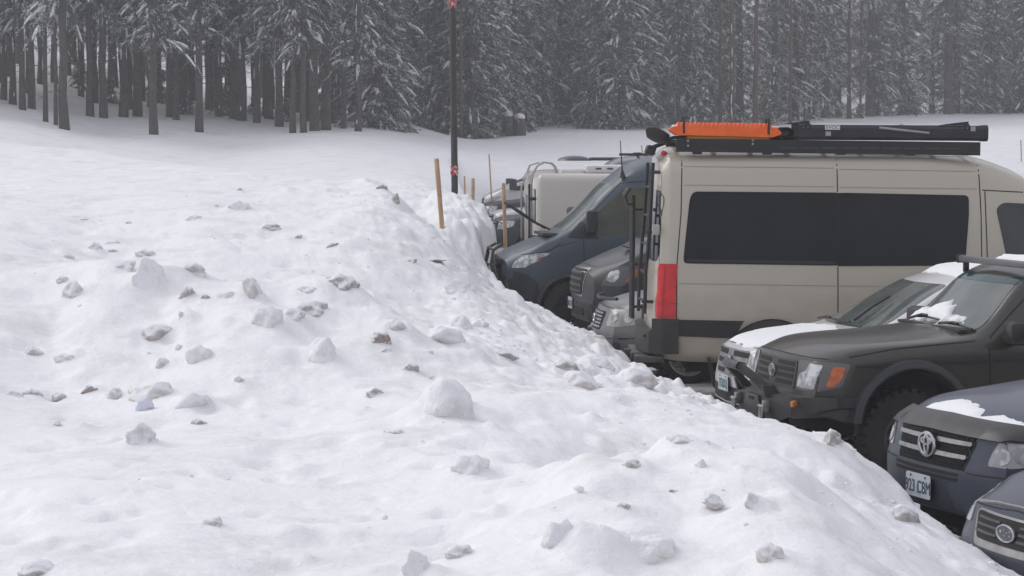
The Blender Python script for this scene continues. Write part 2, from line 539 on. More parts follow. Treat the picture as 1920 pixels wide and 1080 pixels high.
def make_tree_meshes(seed, H, r0, crown0, rad, bare=0.0, density=15.0, vis=11.0, snow=0.5, lean=0.0):
    """returns (trunk, crown, snow) meshes. crown0: height where live boughs start, rad: bough length at crown base"""
    rng = random.Random(seed)
    V, F = [], []
    nseg = 16
    n = 9
    wob = [(rng.uniform(-1, 1) * 0.05, rng.uniform(-1, 1) * 0.05) for _ in range(nseg + 1)]
    def axis(h):
        t = h / H * nseg
        i = min(int(t), nseg - 1); f = t - i
        return Vector((wob[i][0] * (1 - f) + wob[i + 1][0] * f + lean * h, wob[i][1] * (1 - f) + wob[i + 1][1] * f, h))
    for i in range(nseg + 1):
        h = H * i / nseg
        rr = r0 * (1 - 0.93 * (i / nseg)) * (1.3 if i == 0 else 1.0)
        c = axis(h)
        if i == 0: c.z = -0.7
        for k in range(n):
            a = 2 * math.pi * k / n
            q = rr * (1 + rng.uniform(-0.07, 0.07))
            V.append((c.x + q * math.cos(a), c.y + q * math.sin(a), c.z))
    for i in range(nseg):
        for k in range(n):
            F.append((i * n + k, i * n + (k + 1) % n, (i + 1) * n + (k + 1) % n, (i + 1) * n + k))
    # dead snags on the bare stem
    if crown0 > 1.5:
        for _ in range(int(crown0 * 2.2)):
            h = rng.uniform(1.0, crown0 + 1)
            a = rng.uniform(0, 2 * math.pi); l = rng.uniform(0.3, 1.3)
            c = axis(h); e = c + Vector((math.cos(a) * l, math.sin(a) * l, rng.uniform(-0.35, 0.15) * l))
            b0 = len(V)
            for p, w in ((c, 0.028), (e, 0.007)):
                for k in range(3):
                    q = k * 2.1
                    V.append((p.x - math.sin(a) * w * math.cos(q), p.y + math.cos(a) * w * math.cos(q), p.z + w * math.sin(q)))
            for k in range(3):
                F.append((b0 + k, b0 + (k + 1) % 3, b0 + 3 + (k + 1) % 3, b0 + 3 + k))
    trunk = np_mesh('trunk', V, F)
    for p in trunk.polygons: p.use_smooth = True
    V, F, SV, SF = [], [], [], []
    h = crown0
    while h < H - 0.4:
        t = (h - crown0) / (H - crown0)
        L = rad * (1 - t) ** 0.75 * rng.uniform(0.6, 1.15) + 0.25
        if crown0 < 1.0: L *= 0.75 + 0.25 * min(1, h / 1.5)
        az = rng.uniform(0, 2 * math.pi)
        fine = h < vis
        c = axis(h)
        d = Vector((math.cos(az), math.sin(az), 0)); s = Vector((-d.y, d.x, 0))
        up0 = rng.uniform(-0.12, 0.22) - (0.15 if h < 2 else 0)
        droop = rng.uniform(0.30, 0.62)
        def P(u): return c + d * (L * u * (1 - 0.08 * u)) + Vector((0, 0, L * (up0 * u - droop * u * u)))
        nt_ = int((40 if fine else 12) * (0.5 + L / 2.6))
        for k in range(nt_):
            u = 0.12 + 0.88 * (k + rng.random()) / nt_
            p = P(u)
            for sg in (-1, 1):
                tl = (0.16 + 0.40 * L / 2.5 * (1.08 - u)) * rng.uniform(0.6, 1.25)
                wd = (0.019 if fine else 0.06) * rng.uniform(0.7, 1.4)
                dirv = (d * rng.uniform(0.35, 0.9) + s * sg * rng.uniform(0.5, 1.0) + Vector((0, 0, rng.uniform(-0.75, 0.1)))).normalized()
                wv = dirv.cross(Vector((0, 0, 1)))
                wv = (wv + Vector((0, 0, rng.uniform(-0.8, 0.8)))).normalized() * wd
                b0 = len(V)
                m = p + dirv * tl * 0.55; e = p + dirv * tl + Vector((0, 0, -0.12 * tl))
                rime = fine and rng.random() < .17          # rimed twigs
                if rime: b0 = len(SV)
                (SV if rime else V).extend([tuple(p), tuple(m + wv), tuple(e), tuple(m - wv)])
                (SF if rime else F).append((b0, b0 + 1, b0 + 2, b0 + 3))
        # bough stem
        b0 = len(V)
        for u in (0.0, 0.5, 1.0):
            p = P(u); w = 0.025 * (1.1 - u)
            V.extend([tuple(p + s * w), tuple(p - s * w)])
        F.extend([(b0, b0 + 1, b0 + 3, b0 + 2), (b0 + 2, b0 + 3, b0 + 5, b0 + 4)])
        # snow pads lying along the bough
        if fine and rng.random() < snow:
            for _ in range(rng.choice((1, 2, 3, 4))):
                u0 = rng.uniform(0.2, 0.7); u1 = min(1.0, u0 + rng.uniform(0.08, 0.28))
                wmax = rng.uniform(0.022, 0.085); off = s * rng.uniform(-0.2, 0.2) * L * 0.5
                b0 = len(SV); ns = 5
                for q in range(ns + 1):
                    f = q / ns
                    p = P(u0 + (u1 - u0) * f) + off
                    w = wmax * math.sin(math.pi * (0.08 + 0.84 * f)) * rng.uniform(0.75, 1.25)
                    hgt = 0.03 + w * 0.55
                    SV.extend([tuple(p + s * w + Vector((0, 0, -0.04))), tuple(p + s * w * 0.45 + Vector((0, 0, hgt))), tuple(p - s * w * 0.5 + Vector((0, 0, hgt * 0.9))), tuple(p - s * w + Vector((0, 0, -0.04)))])
                for q in range(ns):
                    for k in range(3):
                        a = b0 + q * 4 + k
                        SF.append((a, a + 1, a + 5, a + 4))
                    SF.append((b0 + q * 4 + 3, b0 + q * 4, b0 + q * 4 + 4, b0 + q * 4 + 7))
        h += 1.0 / density * rng.uniform(0.5, 1.5) * (1.0 if fine else 1.8)
    # wind-driven snow plastered down one side of the stem
    if crown0 > 1.5:
        az0 = rng.uniform(0, 6.28)
        hh = .4
        while hh < vis:
            ln_ = rng.uniform(.15, 1.1)
            if rng.random() < .5:
                b0 = len(SV); ns = 4
                for q in range(ns + 1):
                    f = q / ns; z_ = hh + ln_ * f
                    c_ = axis(z_); rr = r0 * (1 - .93 * z_ / H) + .012
                    wa = .28 * math.sin(math.pi * (.1 + .8 * f))
                    for k in (-1, 0, 1):
                        a_ = az0 + k * wa + .1 * math.sin(z_ * 3)
                        e_ = rr + (.025 if k == 0 else -.012)
                        SV.append((c_.x + e_ * math.cos(a_), c_.y + e_ * math.sin(a_), z_))
                for q in range(ns):
                    for k in range(2):
                        a_ = b0 + q * 3 + k
                        SF.append((a_, a_ + 1, a_ + 4, a_ + 3))
            hh += ln_ + rng.uniform(.05, .5)
    crown = np_mesh('crown', V, F)
    sn = np_mesh('bough_snow', SV, SF) if SV else None
    if sn:
        for p in sn.polygons: p.use_smooth = True
    return trunk, crown, sn

def build_trees():
    kinds = {}
    def K(name, meshes, bark=BARK):
        tr, cr, sn = meshes
        tr.materials.append(bark); cr.materials.append(NEEDLE)
        if sn: sn.materials.append(TSNOW)
        kinds.setdefault(name, []).append((tr, cr, sn))
    for s in (1, 2, 3): K('stem', make_tree_meshes(s, 20, 0.21, 2.9 + 0.6 * s, 2.3, density=9, vis=12.5, snow=0.8, lean=0.012 * (s - 2)))
    for s in (11, 12, 13): K('mid', make_tree_meshes(s, 18, 0.23, 1.8 + 0.5 * (s - 11), 2.2, density=11, vis=12.5, snow=0.9))
    for s in (21, 22, 23): K('full', make_tree_meshes(s, 17, 0.22, 0.25, 2.5 + 0.2 * (s - 22), density=14, vis=13, snow=0.95))
    K('bare', make_tree_meshes(31, 19, 0.17, 9.5, 1.5, density=7, vis=13, snow=0.4), BARKR)
    K('bare', make_tree_meshes(32, 19, 0.15, 10.5, 1.4, density=7, vis=13, snow=0.4, lean=-0.012), BARKR)
    K('young', make_tree_meshes(41, 3.6, 0.07, 0.12, 1.1, density=26, vis=4, snow=0.8))
    K('young', make_tree_meshes(42, 2.4, 0.05, 0.1, 0.85, density=30, vis=4, snow=0.8))
    rng = random.Random(99)
    LAB = {'stem': ('tall conifer with a bare dark lower trunk at the wood edge', 'bare-trunked conifers of the wood'),
           'mid': ('dark conifer with short bare stem and snowy drooping boughs', 'conifers with short bare stems'),
           'full': ('snow-flecked fir with boughs reaching down to the snow', 'full firs at the field edge'),
           'bare': ('thin reddish conifer trunk without low branches', 'thin reddish trunks'),
           'young': ('small young fir loaded with snow', 'young snow-loaded firs'),
           'far': ('hazy conifer deeper in the wood behind the front row', 'hazy conifers deeper in the wood')}
    NAME = {'stem': 'bare_trunk_conifer', 'mid': 'conifer_tree', 'full': 'fir_tree', 'bare': 'thin_conifer', 'young': 'young_fir'}
    def plant(kind, x, y, sc=1.0, lab=None, label=None, sz=None):
        tr, cr, sn = rng.choice(kinds[kind])
        z = gz(x, y)
        e = empty(NAME[kind], (x, y, z - 0.02), rng.uniform(0, 6.28))
        e.scale = (sc, sc, (sz or sc) * rng.uniform(0.95, 1.05))
        l, g = LAB[lab or kind]
        if lab is None and kind in ('stem', 'full', 'mid'):
            size = 'slender' if sc < .70 else ('stout' if sc > .87 else '') if kind == 'stem' else ('smaller' if sc < .98 else ('large' if sc > 1.08 else ''))
            if size: l, g = size + ' ' + l, size + ' ' + g
        if label: tag(e, label, 'tree')
        else: tag(e, l, 'tree', g)
        for nm, me in (('trunk', tr), ('crown', cr), ('bough_snow', sn)):
            if me is None: continue
            o = bpy.data.objects.new(nm, me); COL.objects.link(o); o.parent = e
            if nm != 'trunk': o['kind'] = 'stuff'
    def at(px, D): return (px - 960) / FPX * D, D
    # the stand at the left: trunk bases read from the photograph (bearing, distance, thickness factor)
    for px, D, s in [(10,98,.8),(27,96,.85),(45,93,.75),(62,95,.9),(88,88,.55),(107,87,.45),(122,85,1.05),(155,108,.8),(171,97,.9),(196,97,1.0),(234,99,1.15),(245,105,.8),(270,112,.8),
                     (289,86,.95),(320,101,.9),(332,99,.8),(375,90,.9),(410,106,.8),(413,104,.9),(440,103,1.1),(455,102,1.25),(483,101,.85),(525,98,1.0),(550,91,.75),(570,91,.75),(590,93,1.15),(612,94,1.1),
                     (645,96,.7),(673,93,.8),(348,112,1),(500,110,.9),(540,112,.9),(300,116,1),(210,114,.9),(130,118,1),(80,110,1),(20,112,1.1),(620,112,.9),(660,118,1.0),(395,120,1.1),(575,116,1),
                     (-30,92,1.0),(-70,96,.9),(-120,90,1),(-60,104,1),(-150,102,.9)]:
        x, y = at(px, D)
        plant('stem', x, y, s * .82, sz=max(0.85, min(s, 1.1)))
    # boughed trees closing the left stand
    for px, D in [(360,118),(250,122),(440,124),(560,122),(690,108),(700,100),(140,126),(40,122),(510,126),(635,124),(325,126),(-40,118),(480,118),(60,104),(105,112),(180,106),(215,118),(285,108),(345,104),(395,110),(430,116),(505,106),(545,118),(585,108),(630,104),(665,110),(0,108),(155,122),(-20,100),(260,100)]:
        x, y = at(px, D); plant('mid' if px > 640 else 'stem', x, y, rng.uniform(0.75, 1.1))
    for px, D, s in [(712,99,1.0),(728,104,.8),(690,112,1.1),(742,116,1.1)]:
        x, y = at(px, D); plant('full', x, y, s)
    # firs along the far edge of the field
    for px, D, s in [(808,113,.75),(830,112,1.0),(862,112,.9),(885,111,1.05),(905,113,.9),(780,118,1.0),(925,121,1.0),(965,124,1.15),(1010,127,1.1),(1050,128,1.0),(1085,130,1.2),(1125,123,1.05),(1165,122,1.0),
                     (1195,126,1.1),(1240,130,1.15),(1290,129,1.05),(1330,131,1.1),(1385,132,1.1),(1450,134,1.1),(1490,135,1.05),(1545,139,1.1),(1640,144,1.05),(1690,146,1.15),(1790,149,1.1),(1850,150,1.05),(1925,150,1.1),(1975,150,1.1),(2040,150,1.0)]:
        x, y = at(px, D); plant('full', x, y, s)
    for px, D, s in [(1370,127,.9),(1416,126,.95),(1590,138,.9),(1612,139,.5),(865,108,.45),(1350,128,.75),(1480,132,.6),(1508,134,.6)]:
        x, y = at(px, D); plant('bare', x, y, s, sz=0.95)
    for px, D, s in [(1630,142,1.25),(1775,147,1.3),(1745,148,.8),(1850,151,1.2),(1910,152,1.1),(1570,141,.9),(1270,128,.7),(1210,127,.6),(1060,129,.7),(1520,137,1)]:
        x, y = at(px, D); plant('mid', x, y, s)
    for px, D, s in [(350,104,.6),(425,106,.8),(480,110,.5),(210,108,.6),(535,104,.6),(610,108,.8),(150,112,.7),(300,112,.9),(960,117,1.0),(985,119,.8),(735,100,.7),(1140,121,.7),(1105,122,.9),(1230,123,.9),(1310,124,1.0),(1440,129,1.0),(1700,145,.9),(1820,149,1.0),(1610,139,.5),(1890,150,.8)]:
        x, y = at(px, D); plant('young', x, y, s)
    # the wood goes on beyond both sides of the frame
    for k in range(30):
        px = 2080 + k * 26 + rng.uniform(-10, 10)
        x, y = at(px, rng.uniform(148, 168)); plant(rng.choice(('full', 'mid', 'full')), x, y, rng.uniform(.95, 1.2), lab='far')
    for k in range(16):
        px = -190 - k * 30 + rng.uniform(-10, 10)
        x, y = at(px, rng.uniform(90, 115)); plant(rng.choice(('stem', 'stem', 'mid')), x, y, rng.uniform(.75, 1.0), lab='far')
    # deeper rows, hazier and only seen in the gaps
    for k in range(150):
        D = rng.uniform(128, 190)
        px = rng.uniform(-150, 2080)
        if px < 690 and k % 3: continue
        if px > 1000: D += 12 + (px - 1000) / 900 * 14
        x, y = at(px, D)
        plant('stem' if px < 690 else rng.choice(('mid', 'mid', 'full', 'stem')), x, y, rng.uniform(0.8, 1.25) if px >= 690 else rng.uniform(.7, 1.0), lab='far')
# ------------------------------------------------------------------ vehicle toolkit
def pchip(keys, xq):
    k = np.array(sorted(keys), float)
    x, y = k[:, 0], k[:, 1]
    if len(x) == 1: return np.full_like(xq, y[0])
    h = np.diff(x); d = np.diff(y) / h
    m = np.zeros_like(y)
    m[0], m[-1] = d[0], d[-1]
    for i in range(1, len(x) - 1):
        if d[i - 1] * d[i] > 0:
            w1, w2 = 2 * h[i] + h[i - 1], h[i] + 2 * h[i - 1]
            m[i] = (w1 + w2) / (w1 / d[i - 1] + w2 / d[i])
    q = np.clip(xq, x[0], x[-1])
    i = np.clip(np.searchsorted(x, q) - 1, 0, len(x) - 2)
    t = (q - x[i]) / h[i]
    return ((2 * t**3 - 3 * t**2 + 1) * y[i] + (t**3 - 2 * t**2 + t) * h[i] * m[i]
            + (-2 * t**3 + 3 * t**2) * y[i + 1] + (t**3 - t**2) * h[i] * m[i + 1])

def fillet(pts, rad, seg=4, closed=False):
    out = []
    n = len(pts)
    for i in range(n):
        p = Vector(pts[i])
        if not closed and i in (0, n - 1):
            out.append(p); continue
        a = Vector(pts[i - 1]); b = Vector(pts[(i + 1) % n])
        r = rad[i] if isinstance(rad, (list, tuple)) else rad
        da, db = (a - p), (b - p)
        la, lb = min(r, da.length * 0.48), min(r, db.length * 0.48)
        if la < 1e-6 or lb < 1e-6:
            out.extend([p] * (seg + 1) if not closed else [p]); continue
        A = p + da.normalized() * la; B = p + db.normalized() * lb
        for k in range(seg + 1):
            t = k / seg
            out.append(A * (1 - t) ** 2 + p * (2 * t * (1 - t)) + B * t * t)
    return out

class Car:
    """A vehicle shell lofted from stations along its length. s = distance behind the nose, local x = -s (forward +x), y left, z up."""
    def __init__(self, name, L, rows, radii, front=None, rear=None, fr=0.5, rr=0.35, step=0.07):
        self.L = L
        self.root = empty(name)
        ks = sorted({round(k[0], 4) for v in rows.values() for k in v} | {0.0, L})
        S = []
        for a, b in zip(ks[:-1], ks[1:]):
            n = max(2, int(math.ceil((b - a) / step)))
            S += list(np.linspace(a, b, n, endpoint=False))
        S.append(L)
        S = np.array(S)
        v = {k: pchip(rows[k], S) for k in rows}
        rings = []
        for i, s in enumerate(S):
            g = lambda k: float(v[k][i])
            sec = [(0, g('zb')), (g('w1') * 0.9, g('zb')), (g('w1'), g('zb') + g('h1') if 'h1' in v else g('zb') + 0.08), (g('w2'), g('z2')), (g('w3'), g('z3')),
                   (g('w4'), g('z4')), (g('w4') * 0.55, g('z4') + (g('zc') - g('z4')) * 0.72), (0, g('zc'))]
            half = fillet(sec, [0] + list(radii) + [0])
            rings.append((s, half))
        nh = len(rings[0][1])
        def full(half): return list(half) + [Vector((-p.x, p.y)) for p in reversed(half[1:-1])]
        P = []
        def cap(s, half, scales):
            cz = 0.5 * (half[0].y + half[-1].y)
            for k in scales:
                P.append((s, [Vector((p.x * k, cz + (p.y - cz) * k)) for p in full(half)]))
        cap(0.0, rings[0][1], (0.02, 0.2, 0.4, 0.6, 0.8, 0.92))
        for s, half in rings: P.append((s, full(half)))
        cap(L, rings[-1][1], (0.92, 0.8, 0.6, 0.4, 0.2, 0.02))
        bm = bmesh.new()
        V = []
        W = max(p.x for s, r in P for p in r)
        for s, r in P:
            ring = []
            for p in r:
                x = -s
                if front and s < fr:
                    g = 1 - s / fr; g = g * g * (3 - 2 * g)
                    x -= g * front(abs(p.x) / W, p.y)
                if rear and s > L - rr:
                    g = 1 - (L - s) / rr; g = g * g * (3 - 2 * g)
                    x += g * rear(abs(p.x) / W, p.y)
                ring.append(bm.verts.new((x, p.x, p.y)))
            V.append(ring)
        n = len(V[0])
        for a, b in zip(V[:-1], V[1:]):
            for k in range(n):
                bm.faces.new((a[k], a[(k + 1) % n], b[(k + 1) % n], b[k]))
        bm.faces.new(V[0]); bm.faces.new(V[-1])
        bmesh.ops.remove_doubles(bm, verts=bm.verts, dist=0.0004)
        bmesh.ops.recalc_face_normals(bm, faces=bm.faces)
        self.bm = bm
        self.arches = []
        self.bvh = BVHTree.FromBMesh(bm)

    def body(self, paint_mat, arches=(), name='body', under=None):
        """finish the shell; arches: (s, z, radius, depth) wheel housings cut out on both sides"""
        me = bpy.data.meshes.new(name)
        bm = self.bm
        smooth_sharp(bm, 40)
        bm.to_mesh(me)
        dark = mat('black_liner', (0.012, 0.012, 0.013), 0.85)
        me.materials.append(paint_mat); me.materials.append(under or dark)
        if arches:
            tmp = bpy.data.objects.new('tmp', me); COL.objects.link(tmp)
            cb = bmesh.new()
            for s, z, r, dep in arches:
                for sg in (-1, 1):
                    y0, y1 = sg * (2.0), sg * dep
                    prof = [(0.0001, y0), (r, y0), (r, y1), (0.0001, y1)]
                    lathe(cb, prof, 40, 'Y', (-s, 0, z))
            bmesh.ops.remove_doubles(cb, verts=cb.verts, dist=0.001)
            bmesh.ops.recalc_face_normals(cb, faces=cb.faces)
            cm = bpy.data.meshes.new('cut'); cb.to_mesh(cm); cb.free()
            co = bpy.data.objects.new('cut', cm); COL.objects.link(co)
            md = tmp.modifiers.new('b', 'BOOLEAN'); md.operation = 'DIFFERENCE'; md.object = co; md.solver = 'EXACT'
            dg = bpy.context.evaluated_depsgraph_get()
            me2 = bpy.data.meshes.new_from_object(tmp.evaluated_get(dg))
            bpy.data.objects.remove(tmp); bpy.data.objects.remove(co); bpy.data.meshes.remove(cm)
            b2 = bmesh.new(); b2.from_mesh(me2)
            for f in b2.faces:
                c = f.calc_center_median()
                inn = False
                for s, z, r, dep in arches:
                    dd = math.hypot(c.x + s, c.z - z)
                    if dd < r * 1.01 and abs(c.y) > dep - 0.02:
                        inn = True
                if inn: f.material_index = 1
                elif f.material_index != 1: f.material_index = 0
            smooth_sharp(b2, 40)
            b2.to_mesh(me2); b2.free()
            me2.name = name
            me2.materials.clear(); me2.materials.append(paint_mat); me2.materials.append(under or dark)
            me = me2
        for p in me.polygons:
            if p.normal.z < -0.85: p.material_index = 1
        self.body_obj = link_mesh(name, me, None, self.root)
        return self.body_obj

    # projection frames: (origin far outside, ray direction, u axis, v axis)
    def frame(self, view):
        if isinstance(view, tuple):       # ('A', degrees): looked at from the front, turned towards the left side
            a = R(view[1])
            d = Vector((-math.cos(a), -math.sin(a), 0)); u = Vector((-math.sin(a), math.cos(a), 0))
            return d, u, Vector((0, 0, 1))
        return {'L': (Vector((0, -1, 0)), Vector((1, 0, 0)), Vector((0, 0, 1))),
                'R': (Vector((0, 1, 0)), Vector((1, 0, 0)), Vector((0, 0, 1))),
                'F': (Vector((-1, 0, 0)), Vector((0, 1, 0)), Vector((0, 0, 1))),
                'B': (Vector((1, 0, 0)), Vector((0, 1, 0)), Vector((0, 0, 1))),
                'T': (Vector((0, 0, -1)), Vector((1, 0, 0)), Vector((0, 1, 0)))}[view]
    def cast(self, view, u, v):
        d, U, Vv = self.frame(view)
        o = U * u + Vv * v - d * 9.0
        h = self.bvh.ray_cast(o, d)
        if h[0] is None:
            # slide to the nearest surface point beyond the silhouette
            best = self.bvh.find_nearest(U * u + Vv * v + self._mid(view))
            return best[0], best[1]
        return h[0], h[1]
    def _mid(self, view):
        if view in ('L', 'R'): return Vector((0, 0.8 if view == 'L' else -0.8, 0))
        if view == 'F': return Vector((-0.1, 0, 0))
        if view == 'B': return Vector((-self.L + .1, 0, 0))
        if view == 'T': return Vector((0, 0, 1.2))
        return -self.frame(view)[0] * 0.8 + Vector((-0.4, 0, 0))

    def patch(self, name, poly, view, m, parent=None, off=0.004, thick=0.02, res=0.05, rnd=0.03, bulge=0.0, lump=0.0, seg=4):
        """a panel (window, lamp, trim) that follows the shell: 2D outline projected onto it, given real thickness"""
        pts = fillet([Vector(p) for p in poly], rnd, seg, closed=True) if (isinstance(rnd, list) or rnd > 0) else [Vector(p) for p in poly]
        out = []
        n = len(pts)
        for i in range(n):
            a, b = pts[i], pts[(i + 1) % n]
            k = max(1, int((b - a).length / res))
            for q in range(k): out.append(a.lerp(b, q / k))
        if lump:                                   # ragged melting edge
            out = [p + Vector((mnoise.noise(Vector((p.x * 9, p.y * 9, 1.3))), mnoise.noise(Vector((p.x * 9, p.y * 9, 7.7))))) * .045
                   + Vector((mnoise.noise(Vector((p.x * 27, p.y * 27, 2.1))), mnoise.noise(Vector((p.x * 27, p.y * 27, 5.2))))) * .018 for p in out]
        # drop near duplicates
        cl = [out[0]]
        for p in out[1:]:
            if (p - cl[-1]).length > res * 0.12: cl.append(p)
        if (cl[-1] - cl[0]).length < res * 0.12: cl.pop()
        out = cl; nb = len(out)
        xs = [p.x for p in out]; ys = [p.y for p in out]
        inner = []
        def inside(x, y):
            c = False; j = nb - 1
            for i in range(nb):
                if (ys[i] > y) != (ys[j] > y) and x < (xs[j] - xs[i]) * (y - ys[i]) / (ys[j] - ys[i]) + xs[i]: c = not c
                j = i
            return c
        gx = np.arange(min(xs) + res * .5, max(xs), res); gy = np.arange(min(ys) + res * .5, max(ys), res)
        for x in gx:
            for y in gy:
                if inside(x, y) and min((x - a) ** 2 + (y - b) ** 2 for a, b in zip(xs, ys)) > (res * 0.4) ** 2:
                    inner.append(Vector((x, y)))
        allp = out + inner
        vs, es, fs, ov, oe, of = geometry.delaunay_2d_cdt(allp, [(i, (i + 1) % nb) for i in range(nb)], [list(range(nb))], 1, 1e-5)
        bm = bmesh.new()
        d = self.frame(view)[0]
        V, N, dist = [], [], []
        for p in vs:
            co, no = self.cast(view, p.x, p.y)
            if no.dot(d) > 0: no = -no
            e = min((p.x - a) ** 2 + (p.y - b) ** 2 for a, b in zip(xs, ys)) ** 0.5
            o_ = off
            if bulge: o_ += bulge * min(1.0, e / 0.12) ** 0.6
            if lump: o_ += lump * min(1.0, e / 0.07) ** 0.6 * (0.55 + 0.9 * (mnoise.noise(Vector((co.x * 5, co.y * 5, 3.1))) * 0.5 + 0.5))
            V.append(bm.verts.new(co + no * o_)); N.append(no)
        for f in fs:
            if len(set(f)) >= 3:
                try: bm.faces.new([V[i] for i in f])
                except ValueError: pass
        bm.normal_update()
        for f in bm.faces:
            if f.normal.dot(d) > 0: f.normal_flip()
        be = [e for e in bm.edges if len(e.link_faces) == 1]
        r = bmesh.ops.extrude_edge_only(bm, edges=be)
        idx = {v: k for k, v in enumerate(V)}
        nv = [g for g in r['geom'] if isinstance(g, bmesh.types.BMVert)]
        # skirt goes into the shell
        for v in nv:
            best = self.bvh.find_nearest(v.co)
            no = best[1] if best[1] is not None else -d
            v.co -= (no if no.dot(d) < 0 else -no) * (thick + off)
        bmesh.ops.recalc_face_normals(bm, faces=bm.faces)
        return bm_obj(name, bm, m, parent or self.root, 50)

    def seams(self, name, lines, m, w=0.009, parent=None, off=0.0018, proud=False):
        """panel gaps or mouldings drawn as thin strips following the shell: lines = [(view, [(u,v),...])]"""
        bm = bmesh.new()
        for view, pl in lines:
            d, U, Vv = self.frame(view)
            pts = [Vector(p) for p in pl]
            dense = []
            for a, b in zip(pts[:-1], pts[1:]):
                k = max(1, int((b - a).length / 0.05))
                dense += [a.lerp(b, q / k) for q in range(k)]
            dense.append(pts[-1])
            C = []
            for p in dense:
                co, no = self.cast(view, p.x, p.y)
                if no.dot(d) > 0: no = -no
                C.append((co, no))
            prev = None
            for i, (co, no) in enumerate(C):
                a = C[max(i - 1, 0)][0]; b = C[min(i + 1, len(C) - 1)][0]
                t = (b - a)
                if t.length < 1e-5: continue
                sd_ = t.normalized().cross(no).normalized() * (w / 2)
                h = off + (0.012 if proud else 0)
                q = [bm.verts.new(co + sd_ * 1.0 - no * 0.004), bm.verts.new(co + sd_ * (0.7 if proud else 1.0) + no * h), bm.verts.new(co - sd_ * (0.7 if proud else 1.0) + no * h), bm.verts.new(co - sd_ - no * 0.004)]
                if prev:
                    for k in range(3):
                        bm.faces.new((prev[k], prev[k + 1], q[k + 1], q[k]))
                prev = q
        bmesh.ops.recalc_face_normals(bm, faces=bm.faces)
        o = bm_obj(name, bm, m, parent or self.root, 30)
        if name.endswith('gap'): o['kind'] = 'stuff'
        return o

    def pt(self, view, u, v, off=0.0):
        co, no = self.cast(view, u, v)
        d = self.frame(view)[0]
        if no.dot(d) > 0: no = -no
        return co + no * off, no

    def place(self, nose_xy, yaw_deg, z=0.0, pitch=0.0):
        """nose towards the bank (-X), turned yaw degrees towards the camera"""
        self.root.location = (nose_xy[0], nose_xy[1], z)
        self.root.rotation_euler = (0, R(pitch), math.pi + R(yaw_deg))

# shared materials
BLACK = mat('black_plastic', (0.020, 0.020, 0.022), 0.55, var=0.3, vscale=9)
DPLA = mat('dark_grey_plastic', (0.045, 0.046, 0.050), 0.6, color2=(0.085, 0.08, 0.075), vscale=7, bump=0.15, bscale=60)
RUBBER = mat('rubber', (0.012, 0.012, 0.013), 0.85, color2=(0.03, 0.028, 0.027), vscale=8)
GAP = mat('panel_gap', (0.010, 0.010, 0.010), 0.8)
GLASSD = mat('tinted_glass', (0.008, 0.009, 0.012), 0.06, spec=0.22, color2=(0.013, 0.014, 0.018), vscale=2.5, bump=0.02, bscale=120)
def glass_mat(name, c, c2, rough=0.05):
    m = mat(name, c, rough, color2=c2, vscale=2.6, detail=6, thr=(0.3, 0.7), spec=0.5, bump=0.015, bscale=60)
    return m
GLASSW = glass_mat('windscreen_glass', (0.075, 0.090, 0.086), (0.145, 0.160, 0.152))
GLASSS = glass_mat('side_glass', (0.022, 0.026, 0.026), (0.045, 0.050, 0.047))
LAMP = mat('lamp_glass', (0.62, 0.63, 0.64), 0.12, coat=0.8, color2=(0.28, 0.29, 0.30), vscale=13, detail=1.0, thr=(0.40, 0.60))
LAMPH = mat('lamp_haze', (0.30, 0.31, 0.29), 0.3, coat=0.3, color2=(0.46, 0.46, 0.43), vscale=7, detail=1.0)
CHROME = mat('chrome', (0.62, 0.62, 0.62), 0.22, metal=1.0, var=0.3, vscale=20)
SILVERP = mat('silver_plastic', (0.42, 0.42, 0.42), 0.35, metal=0.6, color2=(0.30, 0.29, 0.28), vscale=9)
AMBER = mat('amber_lens', (0.62, 0.13, 0.015), 0.2, coat=0.6, color2=(0.40, 0.07, 0.01), vscale=25, detail=1.0)
AMBER2 = mat('amber_marker', (0.80, 0.27, 0.02), 0.25, coat=0.6, color2=(0.65, 0.2, 0.02), vscale=30)
RED = mat('red_lens', (0.66, 0.010, 0.014), 0.3, coat=0.2, color2=(0.50, 0.006, 0.01), vscale=9, detail=2.0)
METAL = mat('dark_steel', (0.05, 0.05, 0.052), 0.45, metal=0.3, color2=(0.10, 0.09, 0.085), vscale=12)
GALV = mat('galvanised', (0.45, 0.45, 0.44), 0.4, metal=0.8, var=0.4, vscale=30)
WHITEP = mat('white_plastic', (0.75, 0.75, 0.74), 0.4, var=0.12, vscale=7)
PLATE = mat('number_plate', (0.62, 0.64, 0.66), 0.4, color2=(0.50, 0.55, 0.60), vscale=7)
PLTXT = mat('plate_ink', (0.05, 0.06, 0.14), 0.5)
PLGRN = mat('plate_green', (0.10, 0.30, 0.12), 0.5)

